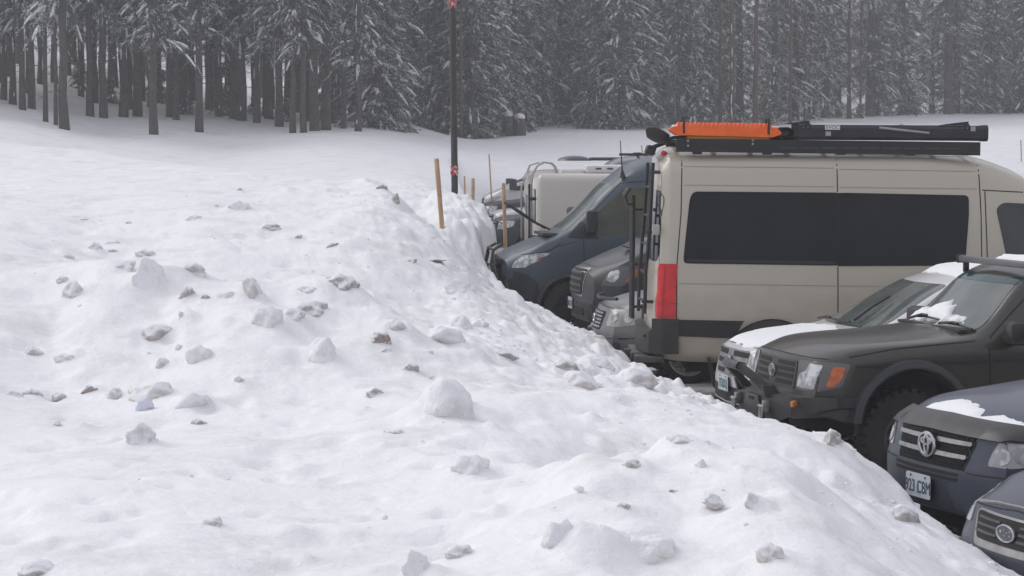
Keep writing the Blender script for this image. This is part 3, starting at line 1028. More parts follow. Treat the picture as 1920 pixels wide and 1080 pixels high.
def wheel(car, s, side, R_=0.37, w=0.25, rimr=0.22, z=None, style='multi', y=0.72, rim_mat=None, turn=0.0, tread=False):
    """tyre with tread and sidewall, rim with spokes as its sub-part"""
    z = R_ if z is None else z
    bm = bmesh.new()
    h = w / 2
    prof = [(rimr, -h * 0.9), (rimr + 0.03, -h), (R_ * 0.90, -h * 1.02), (R_ * 0.97, -h * 0.93), (R_, -h * 0.72), (R_ * 0.992, -h * 0.3), (R_, 0), (R_ * 0.992, h * 0.3), (R_, h * 0.72), (R_ * 0.97, h * 0.93), (R_ * 0.90, h * 1.02), (rimr + 0.03, h), (rimr, h * 0.9)]
    lathe(bm, prof, 48, 'Y', closed=True)
    nb = 30 if tread else 36
    for k in range(nb):
        a = 2 * math.pi * k / nb
        for sg in (-1, 1):
            m3 = Matrix.Rotation(-a, 3, 'Y')
            c = m3 @ Vector((R_ + (0.004 if tread else 0.0), sg * h * 0.68, 0))
            box(bm, c, (0.03 if tread else 0.012, h * 0.55, 2 * math.pi * R_ / nb * 0.58), m3)
    bmesh.ops.recalc_face_normals(bm, faces=bm.faces)
    o = bm_obj('wheel', bm, RUBBER, car.root, 30)
    o.location = (-s, side * y, z)
    o.rotation_euler = (0, 0, turn)
    bm = bmesh.new()
    f = side
    lathe(bm, [(rimr + 0.012, f * h * 0.95), (rimr - 0.012, f * h * 0.97), (rimr - 0.03, f * h * 0.7), (rimr - 0.035, f * h * -0.6)], 36, 'Y')
    lathe(bm, [(0.0005, f * h * 0.72), (0.035, f * h * 0.72), (0.06, f * h * 0.62), (0.062, f * h * 0.3)], 20, 'Y')
    lathe(bm, [(rimr - 0.04, f * h * -0.1), (0.0005, f * h * -0.1)], 20, 'Y')
    ns = {'multi': 10, 'five': 5, 'steel': 8, 'ten': 10}[style]
    for k in range(ns):
        a = 2 * math.pi * k / ns
        m3 = Matrix.Rotation(a, 3, 'Y')
        ln = rimr - 0.05
        box(bm, m3 @ Vector((0.05 + ln / 2, f * h * 0.55, 0)), (ln, h * 0.28, (0.055 if ns == 5 else 0.028)), m3)
    bmesh.ops.recalc_face_normals(bm, faces=bm.faces)
    bm_obj('rim', bm, rim_mat or SILVERP, o, 30)
    return o

def text_mesh(name, txt, size, m, parent, loc, rot, squeeze=1.0):
    cu = bpy.data.curves.new(name, 'FONT')
    cu.body = txt; cu.size = size; cu.align_x = 'CENTER'; cu.align_y = 'CENTER'; cu.extrude = 0.0015
    cu.resolution_u = 3
    tmp = bpy.data.objects.new('t', cu); COL.objects.link(tmp)
    dg = bpy.context.evaluated_depsgraph_get()
    me = bpy.data.meshes.new_from_object(tmp.evaluated_get(dg))
    bpy.data.objects.remove(tmp)
    me.materials.clear()
    me.name = name
    o = link_mesh(name, me, m, parent)
    o.location = loc; o.rotation_euler = rot; o.scale = (squeeze, 1, 1)
    return o

def plate(car, y, z, txt, w=0.305, h=0.155, x=None, green=True, tilt=0.0):
    """number plate on the nose, facing forward"""
    if x is None:
        x = car.pt('F', y, z)[0].x + 0.028
    bm = bmesh.new()
    pts = fillet([Vector((-w/2, -h/2)), Vector((w/2, -h/2)), Vector((w/2, h/2)), Vector((-w/2, h/2))], 0.02, 3, True)
    prism(bm, [(p.x, p.y) for p in pts], 'X', 0.0, 0.004)
    o = bm_obj('number_plate', bm, PLATE, car.root, 30)
    o.location = (x, y, z)
    o.rotation_euler = (0, tilt, 0)
    text_mesh('plate_lettering', txt, 0.115, PLTXT, o, (0.005, 0, -0.012), (R(90), 0, R(90)), 0.72)
    if green:
        def tree(b):
            prism(b, [(-0.016, -0.05), (0.016, -0.05), (0.006, -0.01), (0.012, -0.01), (0.0, 0.035), (-0.012, -0.01), (-0.006, -0.01)], 'X', 0.0042, 0.0052)
        part('plate_emblem', PLGRN, o, tree)
    def bolts(b):
        for sy in (-0.09, 0.09):
            lathe(b, [(0.008, 0.004), (0.006, 0.009), (0.0005, 0.009)], 8, 'X', (0, sy, h / 2 - 0.02))
    part('plate_bolt', BLACK, o, bolts)
    bm = bmesh.new(); box(bm, (-0.014, 0, -0.005), (0.022, w * 0.8, h * 0.8), None, 0.004)
    bm_obj('plate_bracket', bm, BLACK, o)
    return o

def ring_tube(bm, c, ay, az, rad, n=28, frame=None, tilt=0.0):
    """closed elliptical tube facing +x"""
    pts = []
    for k in range(n):
        a = 2 * math.pi * k / n
        pts.append(Vector((0, ay * math.cos(a), az * math.sin(a))))
    rings = []
    for k in range(n):
        p = pts[k]; t = (pts[(k + 1) % n] - pts[k - 1]).normalized()
        q = Vector((1, 0, 0)); s = t.cross(q)
        rings.append([bm.verts.new(Vector(c) + p + (s * math.cos(j * math.pi / 3) + q * math.sin(j * math.pi / 3)) * rad) for j in range(6)])
    for k in range(n):
        a, b = rings[k], rings[(k + 1) % n]
        for j in range(6):
            bm.faces.new((a[j], a[(j + 1) % 6], b[(j + 1) % 6], b[j]))

def three_ring_badge(car, x, z, ay, az, m, parent=None):
    def f(b):
        ring_tube(b, (x, 0, z), ay, az, ay * 0.115)
        ring_tube(b, (x + 0.004, 0, z + az * 0.32), ay * 0.62, az * 0.30, ay * 0.09)
        ring_tube(b, (x + 0.004, 0, z + az * 0.02), ay * 0.27, az * 0.86, ay * 0.09)
    return part('badge', m, parent or car.root, f)

def wiper(car, p0, p1, lift, name='wiper', r=0.009):
    def f(b):
        a, c = Vector(p0), Vector(p1)
        mid = a.lerp(c, 0.5) + Vector(lift)
        tube(b, [a, mid, c.lerp(a, 0.35) + Vector(lift) * 0.9], r * 1.3, 6)
        d = (c - a).normalized()
        tube(b, [a.lerp(c, 0.25) + Vector(lift) * 0.45, a.lerp(c, 0.62) + Vector(lift) * 0.6, c + Vector(lift) * 0.2], r, 6)
    return part(name, BLACK, car.root, f)

def mirror_part(car, side, s, z, y, m, size=(0.14, 0.22, 0.20), arm=True):
    def f(b):
        box(b, (-s - 0.03, side * (y + size[1] * 0.55), z + size[2] * 0.4), size, Matrix.Rotation(side * R(-12), 3, 'Z'), 0.045)
        if arm:
            box(b, (-s - 0.02, side * (y + 0.02), z + 0.01), (0.09, 0.14, 0.06), None, 0.015)
    return part('mirror', m, car.root, f)
# ------------------------------------------------------------------ vehicles
def flare(car, s, z, r0, r1, y0, y1, m, a0=2, a1=178, name='wheel_flare', sides=(-1, 1)):
    for sg in sides:
        bm = bmesh.new()
        n = 28
        prev = None
        for k in range(n + 1):
            a = R(a0 + (a1 - a0) * k / n)
            c, sn = math.cos(a), math.sin(a)
            def P(r, y): return bm.verts.new((-s + r * c, sg * y, z + r * sn))
            q = [P(r0, y0 - 0.12), P(r0, y1), P(r0 + 0.015, y1 + 0.008), P(r1 - 0.02, y1 - 0.012), P(r1, y0), P(r1 - 0.02, y0 - 0.1)]
            if prev:
                for j in range(5): bm.faces.new((prev[j], prev[j + 1], q[j + 1], q[j]))
            prev = q
        bmesh.ops.recalc_face_normals(bm, faces=bm.faces)
        bm_obj(name, bm, m, car.root, 40)

def chassis(car, s0, s1, z0, z1, w):
    def f(b): box(b, (-(s0 + s1) / 2, 0, (z0 + z1) / 2), (s1 - s0, 2 * w, z1 - z0), None, 0.02)
    part('underbody', mat('black_liner', (0.012, 0.012, 0.013), 0.85), car.root, f)

def const(v): return [(0.0, v)]

# ---- lifted dark SUV with winch bumper
def dark_suv():
    L = 4.60
    rows = dict(zb=[(0, .60), (.5, .50), (4.1, .50), (L, .60)],
        w1=[(0, .70), (.28, .80), (4.3, .80), (L, .74)],
        w2=[(0, .74), (.3, .835), (4.3, .845), (L, .78)], z2=const(.86),
        w3=[(0, .70), (.3, .80), (1.4, .815), (4.4, .80), (L, .74)], z3=[(0, 1.00), (.3, 1.07), (1.4, 1.15), (L, 1.17)],
        w4=[(0, .60), (.3, .70), (1.44, .72), (1.50, .705), (2.08, .60), (4.2, .60), (L, .55)],
        z4=[(0, 1.03), (.12, 1.075), (.4, 1.125), (1.42, 1.205), (1.50, 1.225), (2.02, 1.66), (2.2, 1.72), (4.2, 1.71), (4.4, 1.62), (L, 1.18)],
        zc=[(0, 1.05), (.12, 1.10), (.4, 1.155), (1.40, 1.245), (1.48, 1.265), (2.02, 1.70), (2.25, 1.77), (4.2, 1.76), (4.42, 1.66), (L, 1.20)])
    c = Car('off_road_suv', L, rows, [.03, .05, .25, .10, .075, .2], front=lambda f, z: .15 * f ** 2.6 + max(0, z - .72) * .18, rear=lambda f, z: .1 * f ** 3, fr=.55)
    PA = paint('olive_grey_paint', (0.040, 0.038, 0.031), dirt=(0.085, 0.08, 0.07), top=1.05, amount=.4, rough=.34, coat=.4)
    c.body(PA, [(.90, .50, .475, .42), (3.57, .50, .475, .42)])
    chassis(c, .35, 4.3, .38, .56, .5)
    # glass
    c.patch('windscreen', [(-.655, 1.245), (.655, 1.245), (.562, 1.60), (-.562, 1.60)], 'F', GLASSW, rnd=.03, off=.004, thick=.03)
    c.patch('sun_band', [(-.562, 1.601), (.562, 1.601), (.545, 1.655), (-.545, 1.655)], 'F', mat('teal_band', (.012, .05, .05), .08), rnd=.012, off=.005)
    def mirr(b): box(b, (-2.02, .02, 1.63), (.03, .2, .06), None, .01)
    part('rear_view_mirror', BLACK, c.root, mirr)
    for v in ('L', 'R'):
        c.patch('side_window', [(-1.80, 1.19), (-2.62, 1.19), (-2.60, 1.655), (-2.20, 1.655)], v, GLASSS, rnd=.04)
        c.patch('side_window', [(-2.72, 1.19), (-3.46, 1.19), (-3.40, 1.655), (-2.70, 1.655)], v, GLASSS, rnd=.04)
        c.patch('side_window', [(-3.58, 1.21), (-4.30, 1.24), (-4.14, 1.64), (-3.52, 1.655)], v, GLASSD, rnd=.05)
    # seams and side moulding
    ln = []
    for v in ('L', 'R'):
        ln += [(v, [(-1.57, .62), (-1.57, 1.10), (-1.60, 1.19), (-2.18, 1.69)]), (v, [(-2.66, .60), (-2.66, 1.68)]), (v, [(-.37, 1.055), (-.75, 1.115), (-1.46, 1.165)])]
    ln += [('F', [(-.70, 1.035), (-.35, 1.048), (0, 1.052), (.35, 1.048), (.70, 1.035)])]
    c.seams('panel_gap', ln, GAP, .012)
    for v in ('L', 'R'):
        c.seams('side_moulding', [(v, [(-.42, .985), (-1.55, 1.01)])], mat('moulding', (.018, .018, .019), .5), .026, proud=True, off=.006)
        c.seams('side_moulding', [(v, [(-1.60, 1.01), (-2.64, 1.015)])], mat('moulding', (.018, .018, .019), .5), .026, proud=True, off=.006)
    # grille with bars
    g = c.patch('grille', [(-.44, .775), (.44, .775), (.43, 1.005), (-.43, 1.005)], 'F', mat('grille_grey', (.035, .034, .032), .5), rnd=.03, off=.006)
    for z in (.82, .873, .926, .972):
        for s in (-1, 1):
            c.patch('grille_slot', [(s * .08, z - .017), (s * .40, z - .017), (s * .395, z + .017), (s * .08, z + .017)], 'F', GAP, parent=g, rnd=.006, off=.009, thick=.004)
    p, n = c.pt('F', 0, .89)
    three_ring_badge(c, p.x + .018, .895, .062, .048, SILVERP)
    # lamps
    for sg in (1, -1):
        A = ('A', 36 * sg)
        def q(pts): return [(u * sg, z) for u, z in pts]
        h = c.patch('headlight', q([(.405, .775), (.70, .785), (.83, .825), (.875, .99), (.86, 1.005), (.415, 1.02)]), A, mat('lamp_bezel', (.10, .10, .10), .3, coat=.6), rnd=.03, off=.008)
        c.patch('reflector', q([(.425, .80), (.64, .795), (.685, .985), (.56, 1.0), (.52, .93), (.44, .91)]), A, LAMP, parent=h, rnd=.02, off=.014, thick=.01, res=.03)
        c.patch('turn_lens', q([(.715, .815), (.775, .825), (.825, .87), (.845, .975), (.755, .975)]), A, AMBER, parent=h, rnd=.02, off=.014, thick=.01, res=.03)
    flare(c, .90, .50, .46, .54, .80, .885, mat('flare_grey', (.040, .041, .047), .6), 4, 168)
    flare(c, 3.57, .50, .46, .54, .80, .885, mat('flare_grey', (.040, .041, .047), .6), 4, 176)
    for s in (.90, 3.57):
        for sg in (-1, 1): wheel(c, s, sg, .385, .27, .21, z=.385, style='five', y=.64, rim_mat=METAL, tread=True)
    # suspension seen under the front wing
    for sg in (-1, 1):
        def susp(b):
            tube(b, [(-.62, sg * .45, .62), (-.56, sg * .58, .52), (-.70, sg * .62, .42)], .03, 8)
            box(b, (-.50, sg * .60, .58), (.16, .10, .12), None, .02); box(b, (-.52, sg * .62, .50), (.07, .05, .2), None, .015)
        part('suspension', METAL, c.root, susp)
    # winch bumper
    BM = mat('bumper_black', (.026, .027, .030), .42, color2=(.05, .05, .05), vscale=10)
    def bump(b):
        prism(b, [(.14, -.34), (.14, .34), (.06, .62), (-.24, .86), (-.42, .86), (-.30, .55), (-.20, 0), (-.30, -.55), (-.42, -.86), (-.24, -.86), (.06, -.62)], 'Z', .48, .735)
        for v in b.verts:
            if v.co.z < .6: v.co.z += max(0, abs(v.co.y) - .36) * .36
    bo = part('winch_bumper', BM, c.root, bump, 25)
    def fair(b): prism(b, [(-.25, .50), (.25, .50), (.20, .60), (.135, .70), (-.135, .70), (-.20, .60)], 'X', .143, .165)
    fo = part('fairlead_plate', mat('plate_grey', (.065, .066, .068), .4, metal=.3), bo, fair, 20)
    def slot(b): prism(b, [(p.x, p.y) for p in fillet([Vector((-.06, .655)), Vector((.06, .655)), Vector((.06, .68)), Vector((-.06, .68))], .012, 3, True)], 'X', .166, .169)
    part('plate_slot', GAP, bo, slot)
    def skid(b): prism(b, [(-.32, .50), (.32, .50), (.22, .36), (-.22, .36)], 'X', .06, .10)
    part('skid_plate', METAL, bo, skid)
    def hoop(b):
        for sg in (-1, 1):
            tube(b, [(.10, sg * .29, .72), (.20, sg * .235, .84), (.33, sg * .15, .945)], .037, 10)
        tube(b, [(.33, -.16, .945), (.35, -.06, .955), (.35, .06, .955), (.33, .16, .945)], .037, 10)
        for sg in (-1, 1): prism(b, [(.02, .70), (.17, .70), (.20, .80), (.10, .80)], 'Y', sg * .33 - .02, sg * .33 + .02)
    part('bull_bar', BM, bo, hoop)
    for sg in (-1, 1):
        def shack(b):
            box(b, (.16, sg * .33, .63), (.07, .035, .10), None, .01)
            pts = [Vector((.205 + .012 * math.sin(t), sg * .33 + .026 * math.cos(t), .565 - .055 * abs(math.sin(t)) ** .8)) for t in np.linspace(0, math.pi, 9)]
            tube(b, [(.20, sg * .33 + .026, .63)] + pts + [(.20, sg * .33 - .026, .63)], .012, 8)
            tube(b, [(.20, sg * .33 - .055, .63), (.20, sg * .33 + .055, .63)], .015, 8)
        part('shackle', GALV, bo, shack)
        def amb(b): box(b, (.05, sg * .675, .685), (.024, .15, .048), Matrix.Rotation(sg * R(-38), 3, 'Z'), .008)
        if sg > 0: part('marker_lamp', AMBER2, bo, amb)
    # light bar, mirrors, wipers
    def bar(b): box(b, (-2.00, 0, 1.765), (.07, 1.26, .055), None, .012)
    lb = part('light_bar', mat('bar_grey', (.16, .16, .165), .35, metal=.5), c.root, bar)
    for sg in (-1, 1):
        part('bar_bracket', BLACK, lb, lambda b: box(b, (-2.02, sg * .58, 1.71), (.05, .03, .12), None, .006))
        part('bar_end', BLACK, lb, lambda b: box(b, (-2.00, sg * .64, 1.765), (.085, .03, .075), None, .01))
    for sg in (-1, 1): mirror_part(c, sg, 1.72, 1.16, .80, mat('mirror_dark', (.022, .021, .019), .4), (.16, .24, .19))
    def cowl(b): prism(b, [(-1.40, -.62), (-1.40, .62), (-1.52, .68), (-1.52, -.68)], 'Z', 1.222, 1.245)
    part('cowl_panel', BLACK, c.root, cowl)
    wiper(c, (-1.42, .18, 1.27), (-1.50, .66, 1.245), (.03, 0, .035)); wiper(c, (-1.42, -.42, 1.27), (-1.50, .05, 1.275), (.03, 0, .045))
    # lying snow
    c.patch('snow_patch', [(-.64, 1.25), (-.30, 1.26), (.10, 1.27), (.42, 1.262), (.38, 1.31), (.22, 1.34), (.12, 1.33), (-.02, 1.375), (-.16, 1.43), (-.30, 1.40), (-.42, 1.35), (-.60, 1.32)], 'F', SNOWCAP, rnd=.02, off=.004, lump=.055, res=.03)
    c.patch('roof_snow', [(-2.18, -.50), (-2.20, .50), (-4.1, .52), (-4.1, -.52)], 'T', SNOWCAP, rnd=.1, off=.004, lump=.045)
    tag(c.root, 'dark olive-grey off-road SUV with black winch bumper, bull bar and roof light bar', 'car')
    c.place((2.14, 18.6), 14, 0.0)
    return c

# ---- white wagon, snow on bonnet
def white_wagon():
    L = 4.95
    rows = dict(zb=[(0, .34), (.4, .26), (4.5, .26), (L, .36)],
        w1=[(0, .70), (.3, .84), (4.6, .84), (L, .74)],
        w2=[(0, .76), (.35, .90), (1.0, .93), (4.5, .93), (L, .80)], z2=const(.62),
        w3=[(0, .68), (.35, .84), (1.2, .88), (4.6, .86), (L, .74)], z3=[(0, .80), (.35, .88), (1.2, .97), (L, 1.02)],
        w4=[(0, .56), (.3, .70), (1.08, .765), (1.16, .755), (2.15, .60), (4.3, .58), (L, .54)],
        z4=[(0, .84), (.10, .885), (.35, .93), (1.05, 1.01), (1.16, 1.035), (2.05, 1.475), (2.4, 1.55), (4.0, 1.53), (4.6, 1.40), (L, 1.02)],
        zc=[(0, .86), (.10, .905), (.35, .955), (1.02, 1.045), (1.12, 1.07), (2.05, 1.52), (2.5, 1.61), (4.0, 1.59), (4.65, 1.45), (L, 1.04)])
    c = Car('white_wagon', L, rows, [.03, .06, .3, .09, .08, .25], front=lambda f, z: .20 * f ** 2.4 + max(0, z - .55) * .22, rear=lambda f, z: .12 * f ** 3, fr=.6)
    PW = paint('white_paint', (.70, .70, .70), dirt=(.36, .345, .32), top=.8, amount=.6)
    c.body(PW, [(.95, .34, .38, .55), (3.80, .34, .38, .55)])
    c.patch('windscreen', [(-.70, 1.06), (.70, 1.06), (.575, 1.455), (-.575, 1.455)], 'F', GLASSW, rnd=.05, off=.004, thick=.03)
    for v in ('L', 'R'):
        c.patch('side_window', [(-1.55, 1.03), (-2.75, 1.05), (-2.72, 1.46), (-2.25, 1.45)], v, GLASSS, rnd=.04)
        c.patch('side_window', [(-2.84, 1.05), (-3.75, 1.07), (-3.7, 1.47), (-2.82, 1.46)], v, GLASSS, rnd=.04)
    SG = mat('silver_grille', (.34, .34, .34), .32, metal=.7, color2=(.2, .195, .19), vscale=10)
    g = c.patch('grille', [(-.40, .60), (.40, .60), (.45, .85), (-.45, .85)], 'F', SG, rnd=.05, off=.008)
    for z0, z1, w in ((.615, .655, .36), (.70, .745, .40), (.785, .835, .43)):
        for s in (-1, 1):
            c.patch('grille_slot', [(s * .09, z0), (s * w, z0), (s * (w + .01), z1), (s * .09, z1)], 'F', GAP, parent=g, rnd=.012, off=.011, thick=.004)
    p, n = c.pt('F', 0, .74)
    def oval(b):
        pts = [(.09 * math.cos(t), .742 + .042 * math.sin(t)) for t in np.linspace(0, 2 * math.pi, 24, endpoint=False)]
        prism(b, pts, 'X', p.x + .012, p.x + .03)
    bo = part('badge', mat('badge_blue', (.06, .075, .15), .25, coat=.6), c.root, oval)
    part('badge_rim', SILVERP, bo, lambda b: ring_tube(b, (p.x + .028, 0, .742), .09, .042, .007))
    for sg in (1, -1):
        A = ('A', 30 * sg)
        c.patch('headlight', [(u * sg, z) for u, z in [(.42, .70), (.60, .70), (.86, .80), (.90, .89), (.66, .87), (.44, .86)]], A, LAMP, rnd=.03, off=.006)
        c.patch('fog_lamp', [(u * sg, z) for u, z in [(.50, .42), (.66, .42), (.66, .50), (.50, .50)]], A, GAP, rnd=.03, off=.004)
        mirror_part(c, sg, 1.75, 1.02, .86, BLACK, (.13, .2, .15))
    c.patch('lower_intake', [(-.50, .36), (.50, .36), (.52, .50), (-.52, .50)], 'F', BLACK, rnd=.04, off=.005)
    plate(c, 0.0, .53, '172 DLJ')
    wiper(c, (-1.10, -.05, 1.09), (-1.14, .55, 1.075), (.03, 0, .03)); wiper(c, (-1.10, -.55, 1.08), (-1.14, -.02, 1.09), (.03, 0, .03))
    def wup(b):
        tube(b, [(-1.16, .30, 1.12), (-1.38, .20, 1.24), (-1.56, .16, 1.33)], .012, 6)
    part('wiper_arm', BLACK, c.root, wup)
    ln = []
    for v in ('L', 'R'): ln += [(v, [(-1.40, .35), (-1.42, .95), (-2.2, 1.50)]), (v, [(-2.79, .35), (-2.79, 1.5)])]
    ln += [('F', [(-.66, .875), (0, .89), (.66, .875)])]
    c.seams('panel_gap', ln, GAP, .011)
    c.patch('bonnet_snow', [(-.22, -.60), (-.13, -.3), (-.11, 0), (-.13, .3), (-.22, .60), (-.5, .69), (-.98, .70), (-1.04, 0), (-.98, -.70), (-.5, -.70)], 'T', SNOWCAP, rnd=.08, off=.006, lump=.014, res=.06)
    c.patch('roof_snow', [(-2.12, -.52), (-2.12, .52), (-4.3, .50), (-4.3, -.50)], 'T', SNOWCAP, rnd=.1, off=.006, lump=.03, res=.08)
    for s in (.95, 3.80):
        for sg in (-1, 1): wheel(c, s, sg, .345, .23, .23, style='five', y=.80)
    tag(c.root, 'white wagon with snow on bonnet and roof, silver bar grille with blue oval badge', 'car')
    c.place((2.02, 21.2), 11.5)
    return c

# ---- dark blue SUV with smoked bonnet deflector
def blue_suv():
    L = 4.70
    rows = dict(zb=[(0, .40), (.4, .30), (4.3, .32), (L, .42)],
        w1=[(0, .66), (.3, .84), (4.4, .84), (L, .74)],
        w2=[(0, .74), (.35, .885), (1.0, .91), (4.3, .91), (L, .80)], z2=[(0, .60), (L, .66)],
        w3=[(0, .70), (.3, .82), (1.2, .86), (4.4, .86), (L, .74)], z3=[(0, .88), (.3, .96), (1.2, 1.05), (L, 1.10)],
        w4=[(0, .62), (.3, .72), (1.10, .765), (1.18, .75), (1.95, .62), (4.2, .60), (L, .56)],
        z4=[(0, .90), (.09, .945), (.40, 1.025), (1.08, 1.105), (1.18, 1.12), (1.9, 1.58), (2.2, 1.64), (4.0, 1.62), (4.4, 1.5), (L, 1.1)],
        zc=[(0, .92), (.09, .965), (.40, 1.055), (1.06, 1.145), (1.14, 1.15), (1.9, 1.62), (2.3, 1.70), (4.0, 1.68), (4.45, 1.55), (L, 1.12)])
    c = Car('blue_suv', L, rows, [.04, .08, .28, .10, .08, .25], front=lambda f, z: .21 * f ** 2.5 + max(0, z - .66) * .26 + max(0, .42 - z) * .5, rear=lambda f, z: .12 * f ** 3, fr=.62, step=.06)
    PB = paint('slate_blue_paint', (.021, .031, .064), metal=.15, dirt=(.10, .10, .105), top=1.0, amount=.4, rough=.36, coat=.35)
    c.body(PB, [(.93, .36, .40, .55), (3.64, .36, .40, .55)])
    c.patch('windscreen', [(-.70, 1.14), (.70, 1.14), (.58, 1.60), (-.58, 1.60)], 'F', GLASSW, rnd=.06, off=.003)
    for v in ('L', 'R'):
        c.patch('side_window', [(-1.55, 1.10), (-2.6, 1.12), (-2.58, 1.56), (-2.1, 1.55)], v, GLASSS, rnd=.04)
        c.patch('side_window', [(-2.7, 1.12), (-3.6, 1.13), (-3.5, 1.57), (-2.68, 1.56)], v, GLASSS, rnd=.04)
    # grille: mesh panel, two chrome bars, badge
    MESH = mat('mesh_grey', (.035, .035, .037), .45, metal=.3)
    g = c.patch('grille', [(-.38, .685), (.38, .685), (.455, .915), (-.455, .915)], 'F', mat('grille_back', (.010, .010, .011), .6), rnd=.03, off=.003)
    def meshf(b):
        for k in range(41):
            t = -1 + 2 * k / 40
            for z0 in np.arange(.695, .905, .021):
                w = .38 + (z0 - .685) / .23 * .07
                y = t * (w - .01) + (.004 if int(round(z0 / .021)) % 2 else -.004)
                co, no = c.pt('F', y, z0, .010)
                box(b, co, (.010, .0075, .017))
    part('grille_mesh', MESH, g, meshf)
    CH = mat('worn_chrome', (.38, .38, .38), .35, metal=.7, color2=(.24, .24, .235), vscale=12)
    for zc_, w in ((.765, .41), (.850, .435)):
        for s in (-1, 1):
            c.patch('grille_bar', [(s * .075, zc_ - .015), (s * w, zc_ - .013), (s * (w + .004), zc_ + .013), (s * .075, zc_ + .015)], 'F', CH, parent=g, rnd=.014, off=.022, thick=.02, res=.03)
    p, n = c.pt('F', 0, .81)
    def disc(b): prism(b, [(.098 * math.cos(t), .808 + .078 * math.sin(t)) for t in np.linspace(0, 2 * math.pi, 30, endpoint=False)], 'X', p.x + .004, p.x + .030)
    part('badge_base', BLACK, g, disc)
    three_ring_badge(c, p.x + .036, .808, .095, .075, CHROME, g)
    # smoked deflector along the bonnet edge
    DEF = mat('smoked_plastic', (.028, .028, .030), .38, color2=(.045, .043, .042), vscale=8)
    c.patch('bonnet_deflector', [(-.80, .885), (-.46, .895), (0, .905), (.46, .895), (.80, .885), (.83, .925), (.72, .965), (0, .98), (-.72, .965), (-.83, .925)], 'F', DEF, rnd=.03, off=.030, thick=.03, res=.04, bulge=.014)
    # lamps
    for sg in (1, -1):
        A = ('A', 38 * sg)
        def q(pts): return [(u * sg, z) for u, z in pts]
        h = c.patch('headlight', q([(.515, .735), (.72, .735), (.98, .80), (1.02, .905), (.80, .925), (.60, .90), (.545, .82)]), A, mat('lamp_shell', (.20, .20, .205), .18, coat=1.0, color2=(.36, .36, .36), vscale=10, detail=1.0), rnd=.03, off=.006, res=.04)
        for (u, z, r) in ((.615, .80, .055), (.745, .82, .062)):
            cir = [(u * sg + r * math.cos(t), z + r * .95 * math.sin(t)) for t in np.linspace(0, 2 * math.pi, 18, endpoint=False)]
            c.patch('reflector', cir, A, LAMP, parent=h, rnd=0, off=.012, thick=.008, res=.03, bulge=.006)
        c.patch('turn_lens', q([(.90, .80), (.97, .815), (1.0, .89), (.90, .90)]), A, AMBER, parent=h, rnd=.015, off=.012, thick=.008, res=.03)
        cir = [(.70 * sg + .070 * math.cos(t), .515 + .070 * math.sin(t)) for t in np.linspace(0, 2 * math.pi, 22, endpoint=False)]
        f = c.patch('fog_recess', cir, A, BLACK, rnd=0, off=.003, thick=.01, res=.03)
        cir = [(.725 * sg + .042 * math.cos(t), .512 + .046 * math.sin(t)) for t in np.linspace(0, 2 * math.pi, 18, endpoint=False)]
        c.patch('fog_lamp', cir, A, mat('fog_glass', (.06, .06, .065), .1, coat=1.0, color2=(.22, .22, .22), vscale=24, detail=1.0), parent=f, rnd=0, off=.006, thick=.004, res=.02)
        mirror_part(c, sg, 1.65, 1.10, .85, PB, (.13, .2, .16))
    # bumper slots, lower intake, seams
    for z0 in (.618, .652):
        c.patch('bumper_slot', [(-.44, z0 - .011), (.34, z0 - .011), (.35, z0 + .011), (-.45, z0 + .011)], 'F', GAP, rnd=.008, off=.003, thick=.005, res=.04)
    c.patch('lower_intake', [(-.46, .345), (.46, .345), (.40, .425), (-.40, .425)], 'F', GAP, rnd=.03, off=.003)
    c.patch('plate_recess', [(-.24, .425), (.30, .425), (.24, .60), (-.20, .60)], 'F', mat('recess_blue', (.030, .036, .052), .4), rnd=.02, off=.002, thick=.005)
    plate(c, -.05, .537, '923 CBM')
    ln = [('F', [(-.78, .675), (-.5, .672), (-.42, .675)]), ('F', [(.42, .675), (.5, .672), (.78, .675)]), ('F', [(-.47, .92), (-.395, .68)]), ('F', [(.47, .92), (.395, .68)])]
    for v in ('L', 'R'): ln += [(v, [(-.30, .965), (-1.15, 1.06)]), (v, [(-1.45, .4), (-1.45, 1.05), (-2.0, 1.58)]), (v, [(-2.65, .4), (-2.65, 1.58)])]
    c.seams('panel_gap', ln, GAP, .010)
    c.patch('snow_patch', [(-.13, -.48), (-.12, -.10), (-.14, .20), (-.21, .50), (-.27, .66), (-.33, .62), (-.36, .38), (-.27, .22), (-.36, .06), (-.42, -.22), (-.38, -.46)], 'T', SNOWCAP, rnd=.03, off=.004, lump=.020, res=.03)
    for s in (.93, 3.64):
        for sg in (-1, 1): wheel(c, s, sg, .36, .23, .22, style='five', y=.79)
    chassis(c, .3, 4.3, .22, .36, .6)
    tag(c.root, 'dark blue SUV with smoked bonnet deflector, round badge and plate 923 CBM', 'car')
    c.place((2.67, 14.45), 20)
    return c

